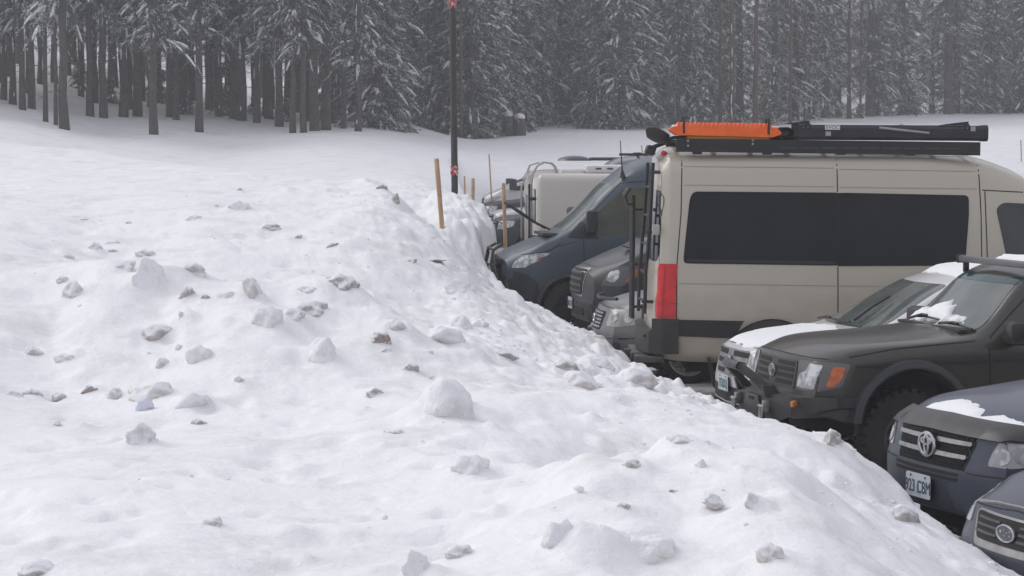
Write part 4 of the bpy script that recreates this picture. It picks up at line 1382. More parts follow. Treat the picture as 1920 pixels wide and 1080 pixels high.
# ---- dark blue low car, only its nose in view
def blue_car():
    L = 4.7
    rows = dict(zb=[(0, .30), (.4, .22), (4.3, .25), (L, .34)],
        w1=[(0, .62), (.3, .80), (4.4, .80), (L, .70)],
        w2=[(0, .72), (.35, .86), (1.0, .885), (4.3, .885), (L, .76)], z2=const(.55),
        w3=[(0, .66), (.3, .79), (1.2, .83), (4.4, .82), (L, .70)], z3=[(0, .70), (.3, .79), (1.2, .90), (L, .96)],
        w4=[(0, .54), (.3, .66), (1.10, .73), (1.2, .71), (2.05, .56), (3.9, .54), (L, .52)],
        z4=[(0, .74), (.08, .78), (.35, .845), (1.08, .945), (1.2, .97), (2.0, 1.36), (2.4, 1.42), (3.8, 1.38), (4.3, 1.2), (L, .98)],
        zc=[(0, .76), (.08, .80), (.35, .87), (1.06, .985), (1.16, 1.005), (2.0, 1.41), (2.5, 1.48), (3.8, 1.44), (4.3, 1.25), (L, 1.0)])
    c = Car('blue_car', L, rows, [.04, .08, .28, .09, .07, .25], front=lambda f, z: .26 * f ** 2.3 + max(0, z - .52) * .35 + max(0, .36 - z) * .5, rear=lambda f, z: .12 * f ** 3, fr=.62, step=.06)
    PB = paint('night_blue_paint', (.020, .028, .056), metal=.15, dirt=(.08, .08, .085), top=.7, amount=.3, rough=.36, coat=.35)
    c.body(PB, [(.95, .32, .36, .55), (3.60, .32, .36, .55)])
    c.patch('windscreen', [(-.66, 1.0), (.66, 1.0), (.52, 1.39), (-.52, 1.39)], 'F', GLASSW, rnd=.06, off=.003)
    for v in ('L', 'R'):
        c.patch('side_window', [(-1.6, .98), (-2.6, 1.0), (-2.58, 1.36), (-2.2, 1.36)], v, GLASSS, rnd=.04)
        c.patch('side_window', [(-2.7, 1.0), (-3.7, 1.02), (-3.5, 1.34), (-2.68, 1.36)], v, GLASSS, rnd=.04)
    c.patch('grille_surround', [(-.36, .535), (.36, .535), (.45, .70), (.40, .728), (-.40, .728), (-.45, .70)], 'F', SILVERP, rnd=.04, off=.006)
    g = c.patch('grille', [(-.34, .575), (.34, .575), (.415, .70), (.38, .715), (-.38, .715), (-.415, .70)], 'F', GAP, rnd=.035, off=.012, thick=.008)
    for z0 in (.612, .648, .684):
        for s in (-1, 1):
            c.patch('grille_bar', [(s * .10, z0 - .006), (s * .36, z0 - .006), (s * .365, z0 + .008), (s * .10, z0 + .008)], 'F', DPLA, parent=g, rnd=.003, off=.018, thick=.006, res=.03)
    p, n = c.pt('F', 0, .65)
    def oval(b): prism(b, [(.085 * math.cos(t), .648 + .044 * math.sin(t)) for t in np.linspace(0, 2 * math.pi, 24, endpoint=False)], 'X', p.x + .01, p.x + .030)
    bo = part('badge', mat('badge_navy', (.05, .055, .075), .3, coat=.6), c.root, oval)
    def stars(b):
        ring_tube(b, (p.x + .030, 0, .648), .085, .044, .006)
        for y, z, r in ((-.045, .655, .014), (-.01, .668, .008), (.02, .655, .008), (-.005, .638, .008), (.045, .665, .008), (.045, .640, .008)):
            pts = [((r if k % 2 == 0 else r * .4) * math.cos(k * math.pi / 4) + y, (r if k % 2 == 0 else r * .4) * math.sin(k * math.pi / 4) + z) for k in range(8)]
            prism(b, pts, 'X', p.x + .029, p.x + .033)
    part('badge_emblem', CHROME, bo, stars)
    for sg in (1, -1):
        A = ('A', 36 * sg)
        c.patch('headlight', [(u * sg, z) for u, z in [(.50, .63), (.66, .62), (.95, .70), (1.0, .80), (.75, .79), (.53, .72)]], A, LAMP, rnd=.03, off=.006, res=.04)
        mirror_part(c, sg, 1.75, .98, .83, PB, (.13, .2, .15))
    c.patch('lower_intake', [(-.50, .33), (.50, .33), (.46, .45), (-.46, .45)], 'F', GAP, rnd=.03, off=.003)
    ln = [('F', [(-.52, .735), (0, .765), (.52, .735)])]
    for v in ('L', 'R'): ln += [(v, [(-.35, .80), (-1.15, .92)]), (v, [(-1.5, .4), (-1.5, .92), (-2.1, 1.36)])]
    c.seams('panel_gap', ln, GAP, .010)
    c.seams('bonnet_edge_trim', [('F', [(-.50, .745), (-.25, .768), (0, .776), (.25, .768), (.50, .745)])], SILVERP, .014, proud=True)
    for s in (.95, 3.60):
        for sg in (-1, 1): wheel(c, s, sg, .335, .215, .21, style='five', y=.77)
    chassis(c, .3, 4.3, .15, .30, .6)
    tag(c.root, 'dark blue low car with oval star badge and bright-edged grille', 'car')
    c.place((2.62, 11.95), 19)
    return c

# ---- tall vans
def van_shell(name, L=5.93, roof=2.74, steep=False):
    k = roof / 2.74
    s1, s2, s3, s4 = (1.30, 1.45, 1.75, 2.3) if steep else (1.72, 2.05, 2.6, 3.2)
    rows = dict(zb=[(0, .46), (.3, .38), (L - .4, .46), (L, .50)],
        w1=[(0, .70), (.4, .90), (L - .2, .93), (L, .90)],
        w2=[(0, .80), (.35, .95), (.8, .985), (L - .15, .99), (L, .94)], z2=const(.95),
        w3=[(0, .70), (.4, .90), (.9, .965), (1.7, .965), (L - .12, .955), (L, .91)], z3=[(0, 1.06), (.3, 1.19), (.9, 1.42), (1.5, 1.55), (2.2, 1.62), (L, 1.62)],
        w4=[(0, .56), (.35, .72), (.85, .80), (1.75, .74), (2.6, .835), (L - .12, .835), (L, .79)],
        z4=[(0, 1.10), (.10, 1.18), (.35, 1.275), (.82, 1.43), (.92, 1.49), (s1, 2.20 * k), (s2, 2.42 * k), (s3, 2.57 * k), (s4, 2.615 * k), (L - .12, 2.60 * k), (L, 2.52 * k)],
        zc=[(0, 1.12), (.10, 1.20), (.35, 1.30), (.80, 1.465), (.90, 1.53), (s1, 2.30 * k), (s2, 2.53 * k), (s3, 2.68 * k), (s4, 2.735 * k), (L - .12, 2.73 * k), (L, 2.64 * k)])
    return Car(name, L, rows, [.03, .06, .3, .3, .16, .3], front=lambda f, z: .20 * f ** 2.8 + max(0, z - .95) * .20 + max(0, .6 - z) * .10,
               rear=lambda f, z: .09 * f ** 4 + max(0, z - 1.0) * .045, fr=.7, rr=.3)

def van_common(c, glass_side=GLASSS):
    c.patch('windscreen', [(-.78, 1.52), (-.4, 1.545), (.4, 1.545), (.78, 1.52), (.68, 2.21), (-.68, 2.21)], 'F', GLASSW, rnd=.07, off=.003, thick=.03, res=.07)
    for v in ('L', 'R'):
        c.patch('cab_window', [(-1.18, 1.50), (-1.30, 1.43), (-2.18, 1.50), (-2.30, 2.10), (-2.22, 2.16), (-1.86, 2.14), (-1.22, 1.60)], v, glass_side, rnd=.05, res=.06)

def blue_van():
    c = van_shell('blue_camper_van')
    L = c.L
    PB = paint('steel_blue_paint', (.050, .072, .094), metal=.1, dirt=(.10, .11, .115), top=.95, amount=.4, rough=.42, coat=.25)
    c.body(PB, [(1.02, .40, .45, .55), (4.69, .40, .44, .55)])
    van_common(c, glass_mat('green_side_glass', (.020, .024, .018), (.075, .082, .030)))
    CLAD = mat('cladding_black', (.022, .023, .026), .6, color2=(.04, .04, .042), vscale=6)
    # dark lower front and grille
    c.patch('bumper', [(-.86, .48), (.86, .48), (.88, .80), (.60, .88), (.50, .95), (-.50, .95), (-.60, .88), (-.88, .80)], 'F', CLAD, rnd=.05, off=.004, res=.07)
    for v in ('L', 'R'):
        c.patch('bumper_side', [(-.16, .50), (-.585, .44), (-.575, .62), (-.54, .76), (-.40, .88), (-.20, .93)], v, CLAD, rnd=.04, off=.006, res=.06)
        c.patch('door_mirror_panel', [(-.98, 1.42), (-1.46, 1.40), (-1.20, 1.66)], v, BLACK, rnd=.02, off=.008)
    g = c.patch('grille', [(-.50, .72), (.50, .72), (.60, 1.08), (-.60, 1.08)], 'F', GAP, rnd=.05, off=.008)
    for z0 in (.77, .85, .93, 1.01):
        c.patch('grille_bar', [(-.50, z0 - .018), (.50, z0 - .018), (.52, z0 + .02), (-.52, z0 + .02)], 'F', CLAD, parent=g, rnd=.012, off=.05, thick=.04, res=.06)
    for sg in (1, -1):
        A = ('A', 48 * sg)
        h = c.patch('headlight', [(u * sg, z) for u, z in [(.66, .97), (.86, .98), (1.06, 1.09), (1.20, 1.20), (1.02, 1.19), (.80, 1.15), (.69, 1.07)]], A, LAMP, rnd=.03, off=.008, res=.05)
        c.patch('turn_lens', [(u * sg, z) for u, z in [(1.00, 1.075), (1.075, 1.105), (1.145, 1.16), (1.06, 1.13)]], A, mat('red_amber', (.38, .05, .02), .2, coat=.5), parent=h, rnd=.01, off=.013, thick=.006, res=.03)
        mirror_part(c, sg, 1.30, 1.52, .93, BLACK, (.16, .24, .34))
    # bumper hoop at the nose
    def hoop(b):
        for sg in (-1, 1):
            tube(b, [(.02, sg * .45, .78), (.10, sg * .45, 1.00), (.06, sg * .40, 1.22), (-.06, sg * .36, 1.30)], .024, 8)
            tube(b, [(.02, sg * .75, .80), (.07, sg * .62, 1.0), (.04, sg * .55, 1.16)], .020, 8)
        tube(b, [(.06, -.40, 1.22), (.09, 0, 1.25), (.06, .40, 1.22)], .024, 8); tube(b, [(.10, -.45, 1.0), (.12, 0, 1.0), (.10, .45, 1.0)], .02, 8)
    part('bull_bar', METAL, c.root, hoop)
    # both wipers raised off the glass
    for y, dz in ((.30, 0), (-.28, .02)):
        def wup(b):
            tube(b, [(-.80, y, 1.52), (-.60, y + .04, 1.62 + dz), (-.28, y + .10, 1.84 + dz)], [.018, .014, .010], 6)
            tube(b, [(-.62, y + .05, 1.59 + dz), (-.36, y + .08, 1.76 + dz), (-.16, y + .12, 1.90 + dz)], .014, 6)
        part('raised_wiper', BLACK, c.root, wup)
    def cowl(b): prism(b, [(-.66, -.60), (-.66, .60), (-.90, .72), (-.90, -.72)], 'Z', 1.435, 1.475)
    part('cowl_panel', BLACK, c.root, cowl)
    def ant(b): tube(b, [(-1.84, .70, 2.30), (-1.83, .70, 2.42), (-1.80, .70, 2.85)], [.05, .012, .006], 6)
    part('aerial', BLACK, c.root, ant)
    ln = []
    for v in ('L', 'R'):
        ln += [(v, [(-1.24, .55), (-1.22, 1.38), (-1.08, 1.50), (-1.80, 2.22), (-2.3, 2.26), (-2.36, 1.5), (-2.36, .55)]), (v, [(-.62, 1.20), (-.86, 1.30), (-1.10, 1.36)]), (v, [(-.32, 1.17), (-.70, 1.22), (-.88, 1.34), (-.92, 1.46)]), (v, [(-3.7, .6), (-3.7, 2.5)])]
    c.seams('panel_gap', ln, GAP, .012)
    for v in ('L', 'R'):
        c.patch('side_window', [(-2.55, 1.60), (-5.4, 1.60), (-5.4, 2.25), (-2.5, 2.25)], v, GLASSD, rnd=.08, res=.1)
        c.seams('side_moulding', [(v, [(-1.5, .93), (-4.2, .93)])], CLAD, .10, proud=True)
    for sg in (-1, 1): flare(c, 1.02, .40, .44, .50, .95, .995, CLAD, 0, 180, sides=(sg,))
    for s in (1.02, 4.69):
        for sg in (-1, 1): wheel(c, s, sg, .385, .25, .24, z=.39, style='ten', y=.84, rim_mat=mat('black_alloy', (.02, .02, .021), .4, metal=.3))
    chassis(c, .5, 5.6, .24, .46, .6)
    def bumph(b): box(b, (-1.80, .96, 1.20), (.18, .03, .05), None, .012); box(b, (-1.80, -.96, 1.20), (.18, .03, .05), None, .012)
    part('door_handle', PB, c.root, bumph)
    tag(c.root, 'dark blue high-roof camper van with both wipers raised and bull bar on its nose', 'van')
    c.place((-.26, 34.0), 6, .03)
    return c

def black_van():
    c = van_shell('black_panel_van', 5.5, 2.2)
    PK = paint('charcoal_paint', (.030, .031, .033), dirt=(.08, .08, .08), top=.9, amount=.3, rough=.42, coat=.25)
    c.body(PK, [(.98, .38, .42, .55), (4.25, .38, .42, .55)])
    c.patch('windscreen', [(-.76, 1.53), (.76, 1.53), (.68, 1.78), (-.68, 1.78)], 'F', GLASSW, rnd=.04, off=.003, res=.07)
    for v in ('L', 'R'): c.patch('cab_window', [(-1.25, 1.47), (-2.1, 1.50), (-2.1, 1.78), (-1.75, 1.80)], v, GLASSS, rnd=.04)
    fr_ = c.patch('grille_frame', [(-.42, .78), (.42, .78), (.50, 1.16), (-.50, 1.16)], 'F', mat('grille_chrome', (.5, .5, .5), .25, metal=.9), rnd=.05, off=.010)
    g = c.patch('grille', [(-.385, .805), (.385, .805), (.465, 1.135), (-.465, 1.135)], 'F', GAP, rnd=.04, off=.016, thick=.01)
    for z0 in (.85, .93, 1.01, 1.09):
        c.patch('grille_bar', [(-.37, z0 - .016), (.37, z0 - .016), (.38, z0 + .016), (-.38, z0 + .016)], 'F', DPLA, parent=g, rnd=.01, off=.028, thick=.012, res=.06)
    for sg in (1, -1):
        A = ('A', 46 * sg)
        h = c.patch('headlight', [(u * sg, z) for u, z in [(.70, .94), (.98, .95), (1.22, 1.13), (1.26, 1.22), (.98, 1.20), (.73, 1.12)]], A, mat('lamp_dark', (.05, .05, .052), .15, coat=1.0), rnd=.03, off=.007, res=.05)
        c.patch('reflector', [(u * sg, z) for u, z in [(.75, 1.02), (.86, .985), (.93, 1.06), (.92, 1.16), (.78, 1.13)]], A, LAMP, parent=h, rnd=.03, off=.013, thick=.006, res=.03)
        c.patch('turn_lens', [(u * sg, z) for u, z in [(.99, .99), (1.08, 1.02), (1.20, 1.18), (1.10, 1.17)]], A, mat('dull_amber', (.34, .10, .02), .25, coat=.5), parent=h, rnd=.015, off=.013, thick=.006, res=.03)
        mirror_part(c, sg, 1.35, 1.5, .93, BLACK, (.15, .22, .3))
    c.patch('bumper', [(-.84, .48), (.84, .48), (.86, .70), (-.86, .70)], 'F', mat('cladding_black', (.022, .023, .026), .6), rnd=.05, off=.005, res=.07)
    c.patch('lower_intake', [(-.45, .53), (.45, .53), (.45, .64), (-.45, .64)], 'F', GAP, rnd=.03, off=.010)
    plate(c, -.30, .66, '508 KTH', green=False)
    def vent(b): box(b, (-.62, .30, 1.44), (.12, .20, .012), Matrix.Rotation(R(-18), 3, 'Y'), .004)
    part('bonnet_vent', BLACK, c.root, vent)
    ln = [('F', [(-.55, 1.185), (0, 1.20), (.55, 1.185)])]
    for v in ('L', 'R'): ln += [(v, [(-.42, 1.20), (-.9, 1.42)]), (v, [(-1.22, .55), (-1.22, 1.45)]), (v, [(-.16, .76), (-.60, .80)])]
    c.seams('panel_gap', ln, GAP, .012)
    for s in (.98, 4.25):
        for sg in (-1, 1): wheel(c, s, sg, .36, .23, .22, style='steel', y=.84)
    chassis(c, .4, 5.2, .22, .46, .6)
    tag(c.root, 'charcoal van with chrome-framed grille and orange corner lamps beside the blue van', 'van')
    c.place((.86, 30.4), 9, .0)
    return c

def silver_minivan():
    L = 4.9
    rows = dict(zb=[(0, .32), (.4, .24), (L, .34)],
        w1=[(0, .64), (.3, .82), (4.6, .84), (L, .74)],
        w2=[(0, .74), (.35, .90), (1.0, .95), (4.6, .95), (L, .82)], z2=const(.55),
        w3=[(0, .68), (.3, .83), (1.1, .90), (4.6, .90), (L, .76)], z3=[(0, .80), (.3, .90), (1.1, 1.02), (L, 1.08)],
        w4=[(0, .56), (.3, .70), (.92, .76), (1.0, .75), (2.1, .64), (4.5, .64), (L, .58)],
        z4=[(0, .85), (.08, .90), (.35, .955), (.90, 1.03), (1.0, 1.06), (2.0, 1.58), (2.4, 1.66), (4.4, 1.66), (L, 1.2)],
        zc=[(0, .87), (.08, .92), (.35, .98), (.88, 1.07), (.97, 1.09), (2.0, 1.62), (2.5, 1.72), (4.4, 1.72), (L, 1.22)])
    c = Car('silver_minivan', L, rows, [.04, .08, .28, .1, .08, .25], front=lambda f, z: .26 * f ** 2.3 + max(0, z - .6) * .3 + max(0, .4 - z) * .4, rear=lambda f, z: .1 * f ** 3, fr=.62)
    PS = paint('silver_paint', (.20, .205, .215), metal=.35, dirt=(.24, .235, .23), top=.8, amount=.4, rough=.4, coat=.3)
    c.body(PS, [(1.0, .34, .37, .55), (3.95, .34, .37, .55)])
    c.patch('windscreen', [(-.70, 1.09), (.70, 1.09), (.58, 1.60), (-.58, 1.60)], 'F', GLASSW, rnd=.05, off=.003, res=.07)
    for v in ('L', 'R'): c.patch('side_window', [(-1.6, 1.07), (-4.3, 1.1), (-4.2, 1.6), (-2.3, 1.6)], v, GLASSD, rnd=.06, res=.1)
    g = c.patch('grille', [(-.34, .60), (.34, .60), (.40, .82), (-.40, .82)], 'F', GAP, rnd=.04, off=.006)
    for z0 in (.635, .675, .715, .755, .795):
        c.patch('grille_bar', [(-.34, z0 - .012), (.34, z0 - .012), (.35, z0 + .010), (-.35, z0 + .010)], 'F', SILVERP, parent=g, rnd=.005, off=.016, thick=.01, res=.05)
    p, n = c.pt('F', 0, .72)
    part('badge', CHROME, c.root, lambda b: (ring_tube(b, (p.x + .03, 0, .72), .07, .05, .008), box(b, (p.x + .028, 0, .72), (.008, .12, .02), None, .003)))
    for sg in (1, -1):
        A = ('A', 38 * sg)
        h = c.patch('headlight', [(u * sg, z) for u, z in [(.46, .66), (.72, .66), (.96, .70), (.98, .86), (.72, .86), (.50, .84)]], A, LAMPH, rnd=.04, off=.007, res=.05)
        for u in (.62, .80):
            cir = [(u * sg + .055 * math.cos(t), .765 + .06 * math.sin(t)) for t in np.linspace(0, 2 * math.pi, 14, endpoint=False)]
            c.patch('reflector', cir, A, LAMP, parent=h, rnd=0, off=.012, thick=.006, res=.03)
        c.patch('fog_recess', [(u * sg, z) for u, z in [(.56, .40), (.70, .38), (.72, .47), (.58, .48)]], A, mat('recess_grey', (.09, .09, .095), .4), rnd=.02, off=.003)
        mirror_part(c, sg, 1.7, 1.06, .88, PS, (.14, .2, .16))
    c.patch('lower_intake', [(-.40, .34), (.40, .34), (.36, .44), (-.36, .44)], 'F', GAP, rnd=.03, off=.003)
    ln = [('F', [(-.8, .52), (-.4, .515), (0, .51), (.4, .515), (.8, .52)]), ('F', [(-.55, .865), (0, .885), (.55, .865)])]
    for v in ('L', 'R'): ln += [(v, [(-.2, .525), (-.60, .54)]), (v, [(-.34, .90), (-.95, 1.02)]), (v, [(-1.4, .4), (-1.42, 1.03)])]
    c.seams('panel_gap', ln, GAP, .010)
    def defl(b): tube(b, [(-.20, -.62, .98), (-.09, -.3, .97), (-.06, 0, .965), (-.09, .3, .97), (-.20, .62, .98)], .02, 8)
    part('bonnet_deflector', BLACK, c.root, defl)
    for s in (1.0, 3.95):
        for sg in (-1, 1): wheel(c, s, sg, .335, .215, .23, style='multi', y=.82)
    chassis(c, .3, 4.6, .17, .32, .6)
    tag(c.root, 'silver minivan with hazy twin headlights parked beyond the tan van', 'van')
    c.place((.98, 27.0), 5)
    return c

# ---- tan high-roof camper van, tail towards the bank
def tan_van():
    c = van_shell('tan_camper_van', 5.90, 2.74)
    L = c.L
    NX, NY, S = 7.36, 24.52, 180.0
    X = lambda px: (px - 960) / S - NX
    Z = lambda py: (768 - py) / S
    PT = paint('pebble_paint', (.49, .445, .365), dirt=(.33, .285, .215), top=1.35, amount=.6, rough=.38, coat=.45)
    c.body(PT, [(1.02, .40, .45, .60), (4.64, .42, .50, .60)])
    van_common(c)
    DG = mat('bumper_grey', (.022, .022, .024), .6, color2=(.04, .039, .037), vscale=5)
    # side glazing: one band with a joint at the sliding door
    c.patch('side_window', [(X(1281), Z(496)), (X(1283), Z(470)), (X(1293), Z(375)), (X(1300), Z(361)), (X(1571), Z(362)), (X(1571), Z(499))], 'R', GLASSD, rnd=[.05, .05, .05, .05, .004, .004], off=.006, res=.09)
    c.patch('side_window', [(X(1571.8), Z(362)), (X(1819), Z(366)), (X(1819), Z(400)), (X(1811), Z(498)), (X(1571.8), Z(500))], 'R', GLASSD, rnd=[.004, .05, .05, .05, .004], off=.006, res=.09)
    c.patch('side_window', [(X(1283), 1.52), (X(1300), 2.26), (X(1819), 2.24), (X(1811), 1.50)], 'L', GLASSD, rnd=.08, off=.006, res=.12)
    c.seams('window_rail', [('R', [(X(1287), Z(491)), (X(1569), Z(494))])], BLACK, .03, off=.010)
    # lower cladding band and seams
    c.patch('side_cladding', [(X(1266), Z(602)), (X(1398), Z(604)), (X(1376), Z(637)), (X(1270), Z(633))], 'R', BLACK, rnd=.01, off=.010, res=.08)
    c.patch('side_cladding', [(X(1536), Z(606)), (X(1840), Z(608)), (X(1840), Z(640)), (X(1530), Z(638))], 'R', BLACK, rnd=.01, off=.010, res=.08)
    c.seams('window_joint', [('R', [(X(1571.4), Z(363)), (X(1571.4), Z(499))])], GAP, .008, off=.0085)
    ln = [('R', [(X(1279), Z(285)), (X(1277), Z(400)), (X(1269), Z(500)), (X(1269), Z(604))]),
          ('R', [(X(1571), Z(290)), (X(1571.5), Z(361))]), ('R', [(X(1572), Z(501)), (X(1573), Z(605))]),
          ('R', [(X(1571), Z(290)), (X(1700), Z(291)), (X(1830), Z(294)), (X(1838), Z(300)), (X(1842), Z(400)), (X(1843), Z(605))]),
          ('R', [(X(1845), Z(356)), (X(1925), Z(360))]), ('R', [(X(1850), Z(358)), (X(1856), Z(605))])]
    c.seams('panel_gap', ln, GAP, .011)
    c.seams('crease_shade_line', [('R', [(X(1284), Z(314)), (X(1565), Z(316))]), ('R', [(X(1284), Z(349)), (X(1565), Z(351))]), ('R', [(X(1576), Z(318)), (X(1834), Z(321))]),
                            ('R', [(X(1576), Z(352)), (X(1834), Z(354))]), ('R', [(X(1275), Z(534)), (X(1830), Z(540))])], mat('crease_shade_tan', (.30, .28, .235), .5), .007, off=.003, proud=False)  # shade of the pressed side creases, painted as thin darker tan strips
    # rear doors, lamp, bumper
    c.patch('rear_window', [(-.865, 1.60), (-.76, 1.52), (-.08, 1.52), (-.08, 2.27), (-.80, 2.27), (-.855, 2.20)], 'B', GLASSD, rnd=.06, off=.006)
    c.patch('rear_window', [(.08, 1.52), (.80, 1.55), (.72, 2.24), (.08, 2.24)], 'B', GLASSD, rnd=.06, off=.006)
    c.seams('door_gap', [('B', [(0, .75), (0, 2.5)]), ('B', [(-.86, .72), (-.88, 1.4), (-.78, 2.46), (.78, 2.46), (.88, 1.4), (.86, .72), (-.86, .72)])], GAP, .012)
    for sg, nm in ((-1, 225), (1, 135)):
        A = ('A', nm)
        def q(pts): return [(u * sg * -1, z) for u, z in pts]
        tl = c.patch('tail_lamp', q([(-3.545, .935), (-3.305, .935), (-3.305, 1.505), (-3.49, 1.505), (-3.52, 1.45), (-3.505, 1.22), (-3.545, 1.12)]), A, RED, rnd=.02, off=.010, thick=.02, res=.05)
        c.seams('lamp_rib', [(A, q([(-3.42, .95), (-3.41, 1.49)])), (A, q([(-3.54, 1.10), (-3.29, 1.09)]))], mat('dark_red', (.42, .008, .012), .3), .010, parent=tl, off=.014)
    def bumper(b):
        pts = [(-5.62, -1.0), (-5.80, -.985), (-5.93, -.90), (-5.99, -.6), (-6.01, 0), (-5.99, .6), (-5.93, .90), (-5.80, .985), (-5.62, 1.0), (-5.62, .6), (-5.62, -.6)]
        prism(b, pts, 'Z', .56, .80)
        for sg in (-1, 1):
            prism(b, [(-5.62, sg * 1.0), (-5.80, sg * .99), (-5.90, sg * .93), (-5.86, sg * .86), (-5.62, sg * .90)], 'Z', .80, .93)
    bo = part('rear_bumper', DG, c.root, bumper, 25)
    part('reflector_strip', mat('dull_red', (.22, .02, .02), .3), bo, lambda b: box(b, (-5.965, -.74, .735), (.02, .15, .025), Matrix.Rotation(R(-12), 3, 'Z'), .004))
    def hinge(b):
        for z in (.88, 1.86): box(b, (-5.86, -.90, z), (.075, .05, .11), None, .012)
    part('door_hinge', mat('hinge_tan', (.40, .38, .34), .4), c.root, hinge)
    def tow(b):
        box(b, (-5.92, -.2, .50), (.30, 1.5, .07), None, .012); box(b, (-6.06, -.05, .49), (.16, .09, .09), None, .01); box(b, (-5.7, 0, .45), (.3, .1, .1))
        box(b, (-5.95, -.60, .50), (.30, .16, .10), None, .012)
    part('tow_bar', METAL, c.root, tow)
    for sg in (-1, 1): part('mud_flap', BLACK, c.root, lambda b: box(b, (-L + 1.26 - .62, sg * .82, .36), (.03, .26, .34), Matrix.Rotation(R(-14), 3, 'Y'), .008))
    # ladder on the door
    LX = -L - .03
    def lad(b):
        tube(b, [(LX + .05, -.66, 2.56), (LX + .02, -.66, 1.9), (LX - .02, -.66, 1.4), (LX - .03, -.66, .96)], .019, 8)
        tube(b, [(LX + .02, -.22, 2.56), (LX - .02, -.22, 1.9), (LX - .06, -.22, 1.4), (LX - .07, -.22, .96)], .019, 8)
        for z in np.arange(1.10, 2.5, .30): tube(b, [(LX + .05 - .06 * (2.5 - z), -.66, z), (LX + .02 - .06 * (2.5 - z), -.22, z)], .016, 8)
        for z in (1.09, 1.83, 2.46): tube(b, [(LX + .03 - .06 * (2.5 - z), -.66, z), (LX + .16, -.72, z)], .018, 8)
    part('ladder', BLACK, c.root, lad)
    def rackp(b):
        for y in (.05, .32):
            tube(b, [(LX - .12, y, .86), (LX - .12, y, 2.20)], .024, 8)
        for z in (.98, 1.45, 2.05): tube(b, [(LX - .12, -.05, z), (LX - .12, .48, z)], .016, 8); tube(b, [(LX - .12, .18, z), (LX + .02, .18, z)], .018, 8)
        for y in (.0, .22, .42):
            tube(b, [(LX - .12, y, 2.12), (LX - .18, y, 2.10), (LX - .21, y, 2.20), (LX - .16, y, 2.28)], .018, 8)
    part('rear_carrier', mat('carrier_dark', (.03, .026, .025), .5), c.root, rackp)
    # roof rack with rails and bars
    def rack(b):
        z0 = 2.735
        for y in (-.80, .80):
            prism(b, [(X(1268), z0 - .06), (X(1842), z0 - .085), (X(1842), z0 + .055), (X(1268), z0 + .080)], 'Y', y - .018, y + .018)
            for px in (1308, 1440, 1580, 1710, 1815): box(b, (X(px), y * .97, z0 - .05), (.10, .05, .07), None, .008)
        for px in np.linspace(1275, 1835, 9): box(b, (X(px), 0, z0 + .03), (.05, 1.58, .03), None, .006)
    ro = part('roof_rack', mat('rack_black', (.014, .014, .015), .5), c.root, rack, 25)
    def slots(b):
        for px in np.linspace(1480, 1790, 9): box(b, (X(px), -.8195, 2.722), (.17, .002, .010))
    part('rail_slot', DPLA, ro, slots)
    def clips(b):
        for px, z in ((1290, 2.79), (1412, 2.80), (1290, 2.74), (1412, 2.76)): box(b, (X(px), -.825, z), (.022, .012, .022), None, .004)
    part('rack_bolt', GALV, ro, clips)
    def rlamp(b):
        box(b, (-L + .0, -.46, 2.69), (.10, .30, .10), Matrix.Rotation(R(20), 3, 'Y'), .02)
        tube(b, [(-L + .02, -.40, 2.72), (-L + .16, -.40, 2.77), (-L + .30, -.40, 2.76)], .022, 8)
    part('rear_work_lamp', BLACK, c.root, rlamp)
    part('high_brake_lamp', RED, c.root, lambda b: box(b, (-L + .14, -.52, 2.66), (.05, .16, .05), Matrix.Rotation(R(25), 3, 'Y'), .01))
    # nose (out of frame) and wheels
    g = c.patch('grille', [(-.50, .72), (.50, .72), (.60, 1.08), (-.60, 1.08)], 'F', GAP, rnd=.05, off=.008)
    c.patch('bumper', [(-.86, .48), (.86, .48), (.88, .68), (-.88, .68)], 'F', DG, rnd=.05, off=.004, res=.07)
    for sg in (1, -1):
        c.patch('headlight', [(u * sg, z) for u, z in [(.66, .97), (.86, .98), (1.20, 1.20), (.80, 1.15), (.69, 1.07)]], ('A', 48 * sg), LAMP, rnd=.03, off=.008, res=.06)
        mirror_part(c, sg, 1.30, 1.52, .93, BLACK, (.16, .24, .34))
    for s in (1.02, 4.64):
        for sg in (-1, 1): wheel(c, s, sg, .385, .25, .24, z=.40, style='ten', y=.84, rim_mat=mat('black_alloy', (.02, .02, .021), .4, metal=.3))
    flare(c, 4.64, .42, .50, .53, .95, .992, BLACK, 0, 180)
    chassis(c, .5, 5.5, .34, .50, .6)
    tag(c.root, 'tan high-roof camper van with long dark windows, rear ladder and loaded roof rack', 'van')
    c.root.location = (NX, NY, 0.0)
    c.root.rotation_euler = (0, R(.25), 0)

    # ---- loads on the rack: things of their own
    wp = lambda x, y, z: (NX + x, NY + y, z)
    # traction boards
    def board(b, wid=.30):
        n = 22
        for k in range(n):
            x0 = -.50 + k * 1.0 / n
            prism(b, [(x0, .10), (x0 + 1.0 / n * .9, .10), (x0 + 1.0 / n * .58, .148), (x0 + 1.0 / n * .30, .148)], 'Y', -wid / 2, wid / 2)
        prism(b, [(-.57, .055), (-.50, .01), (.50, .0), (.585, .03), (.60, .05), (.55, .10), (.50, .102), (-.48, .102), (-.55, .095), (-.58, .075)], 'Y', -wid / 2 - .012, wid / 2 + .012)
    OR = mat('orange_plastic', (.95, .17, .015), .42, color2=(.85, .12, .010), vscale=8)
    e = empty('traction_boards', wp(X(1362), -.62, 2.858)); e.rotation_euler = (0, R(.8), 0)
    part('board', OR, e, board, 25)
    def under(b): box(b, (.04, 0, -.012), (.86, .28, .03), None, .008)
    part('lower_board', mat('amber_plastic', (.62, .26, .03), .4), e, under)
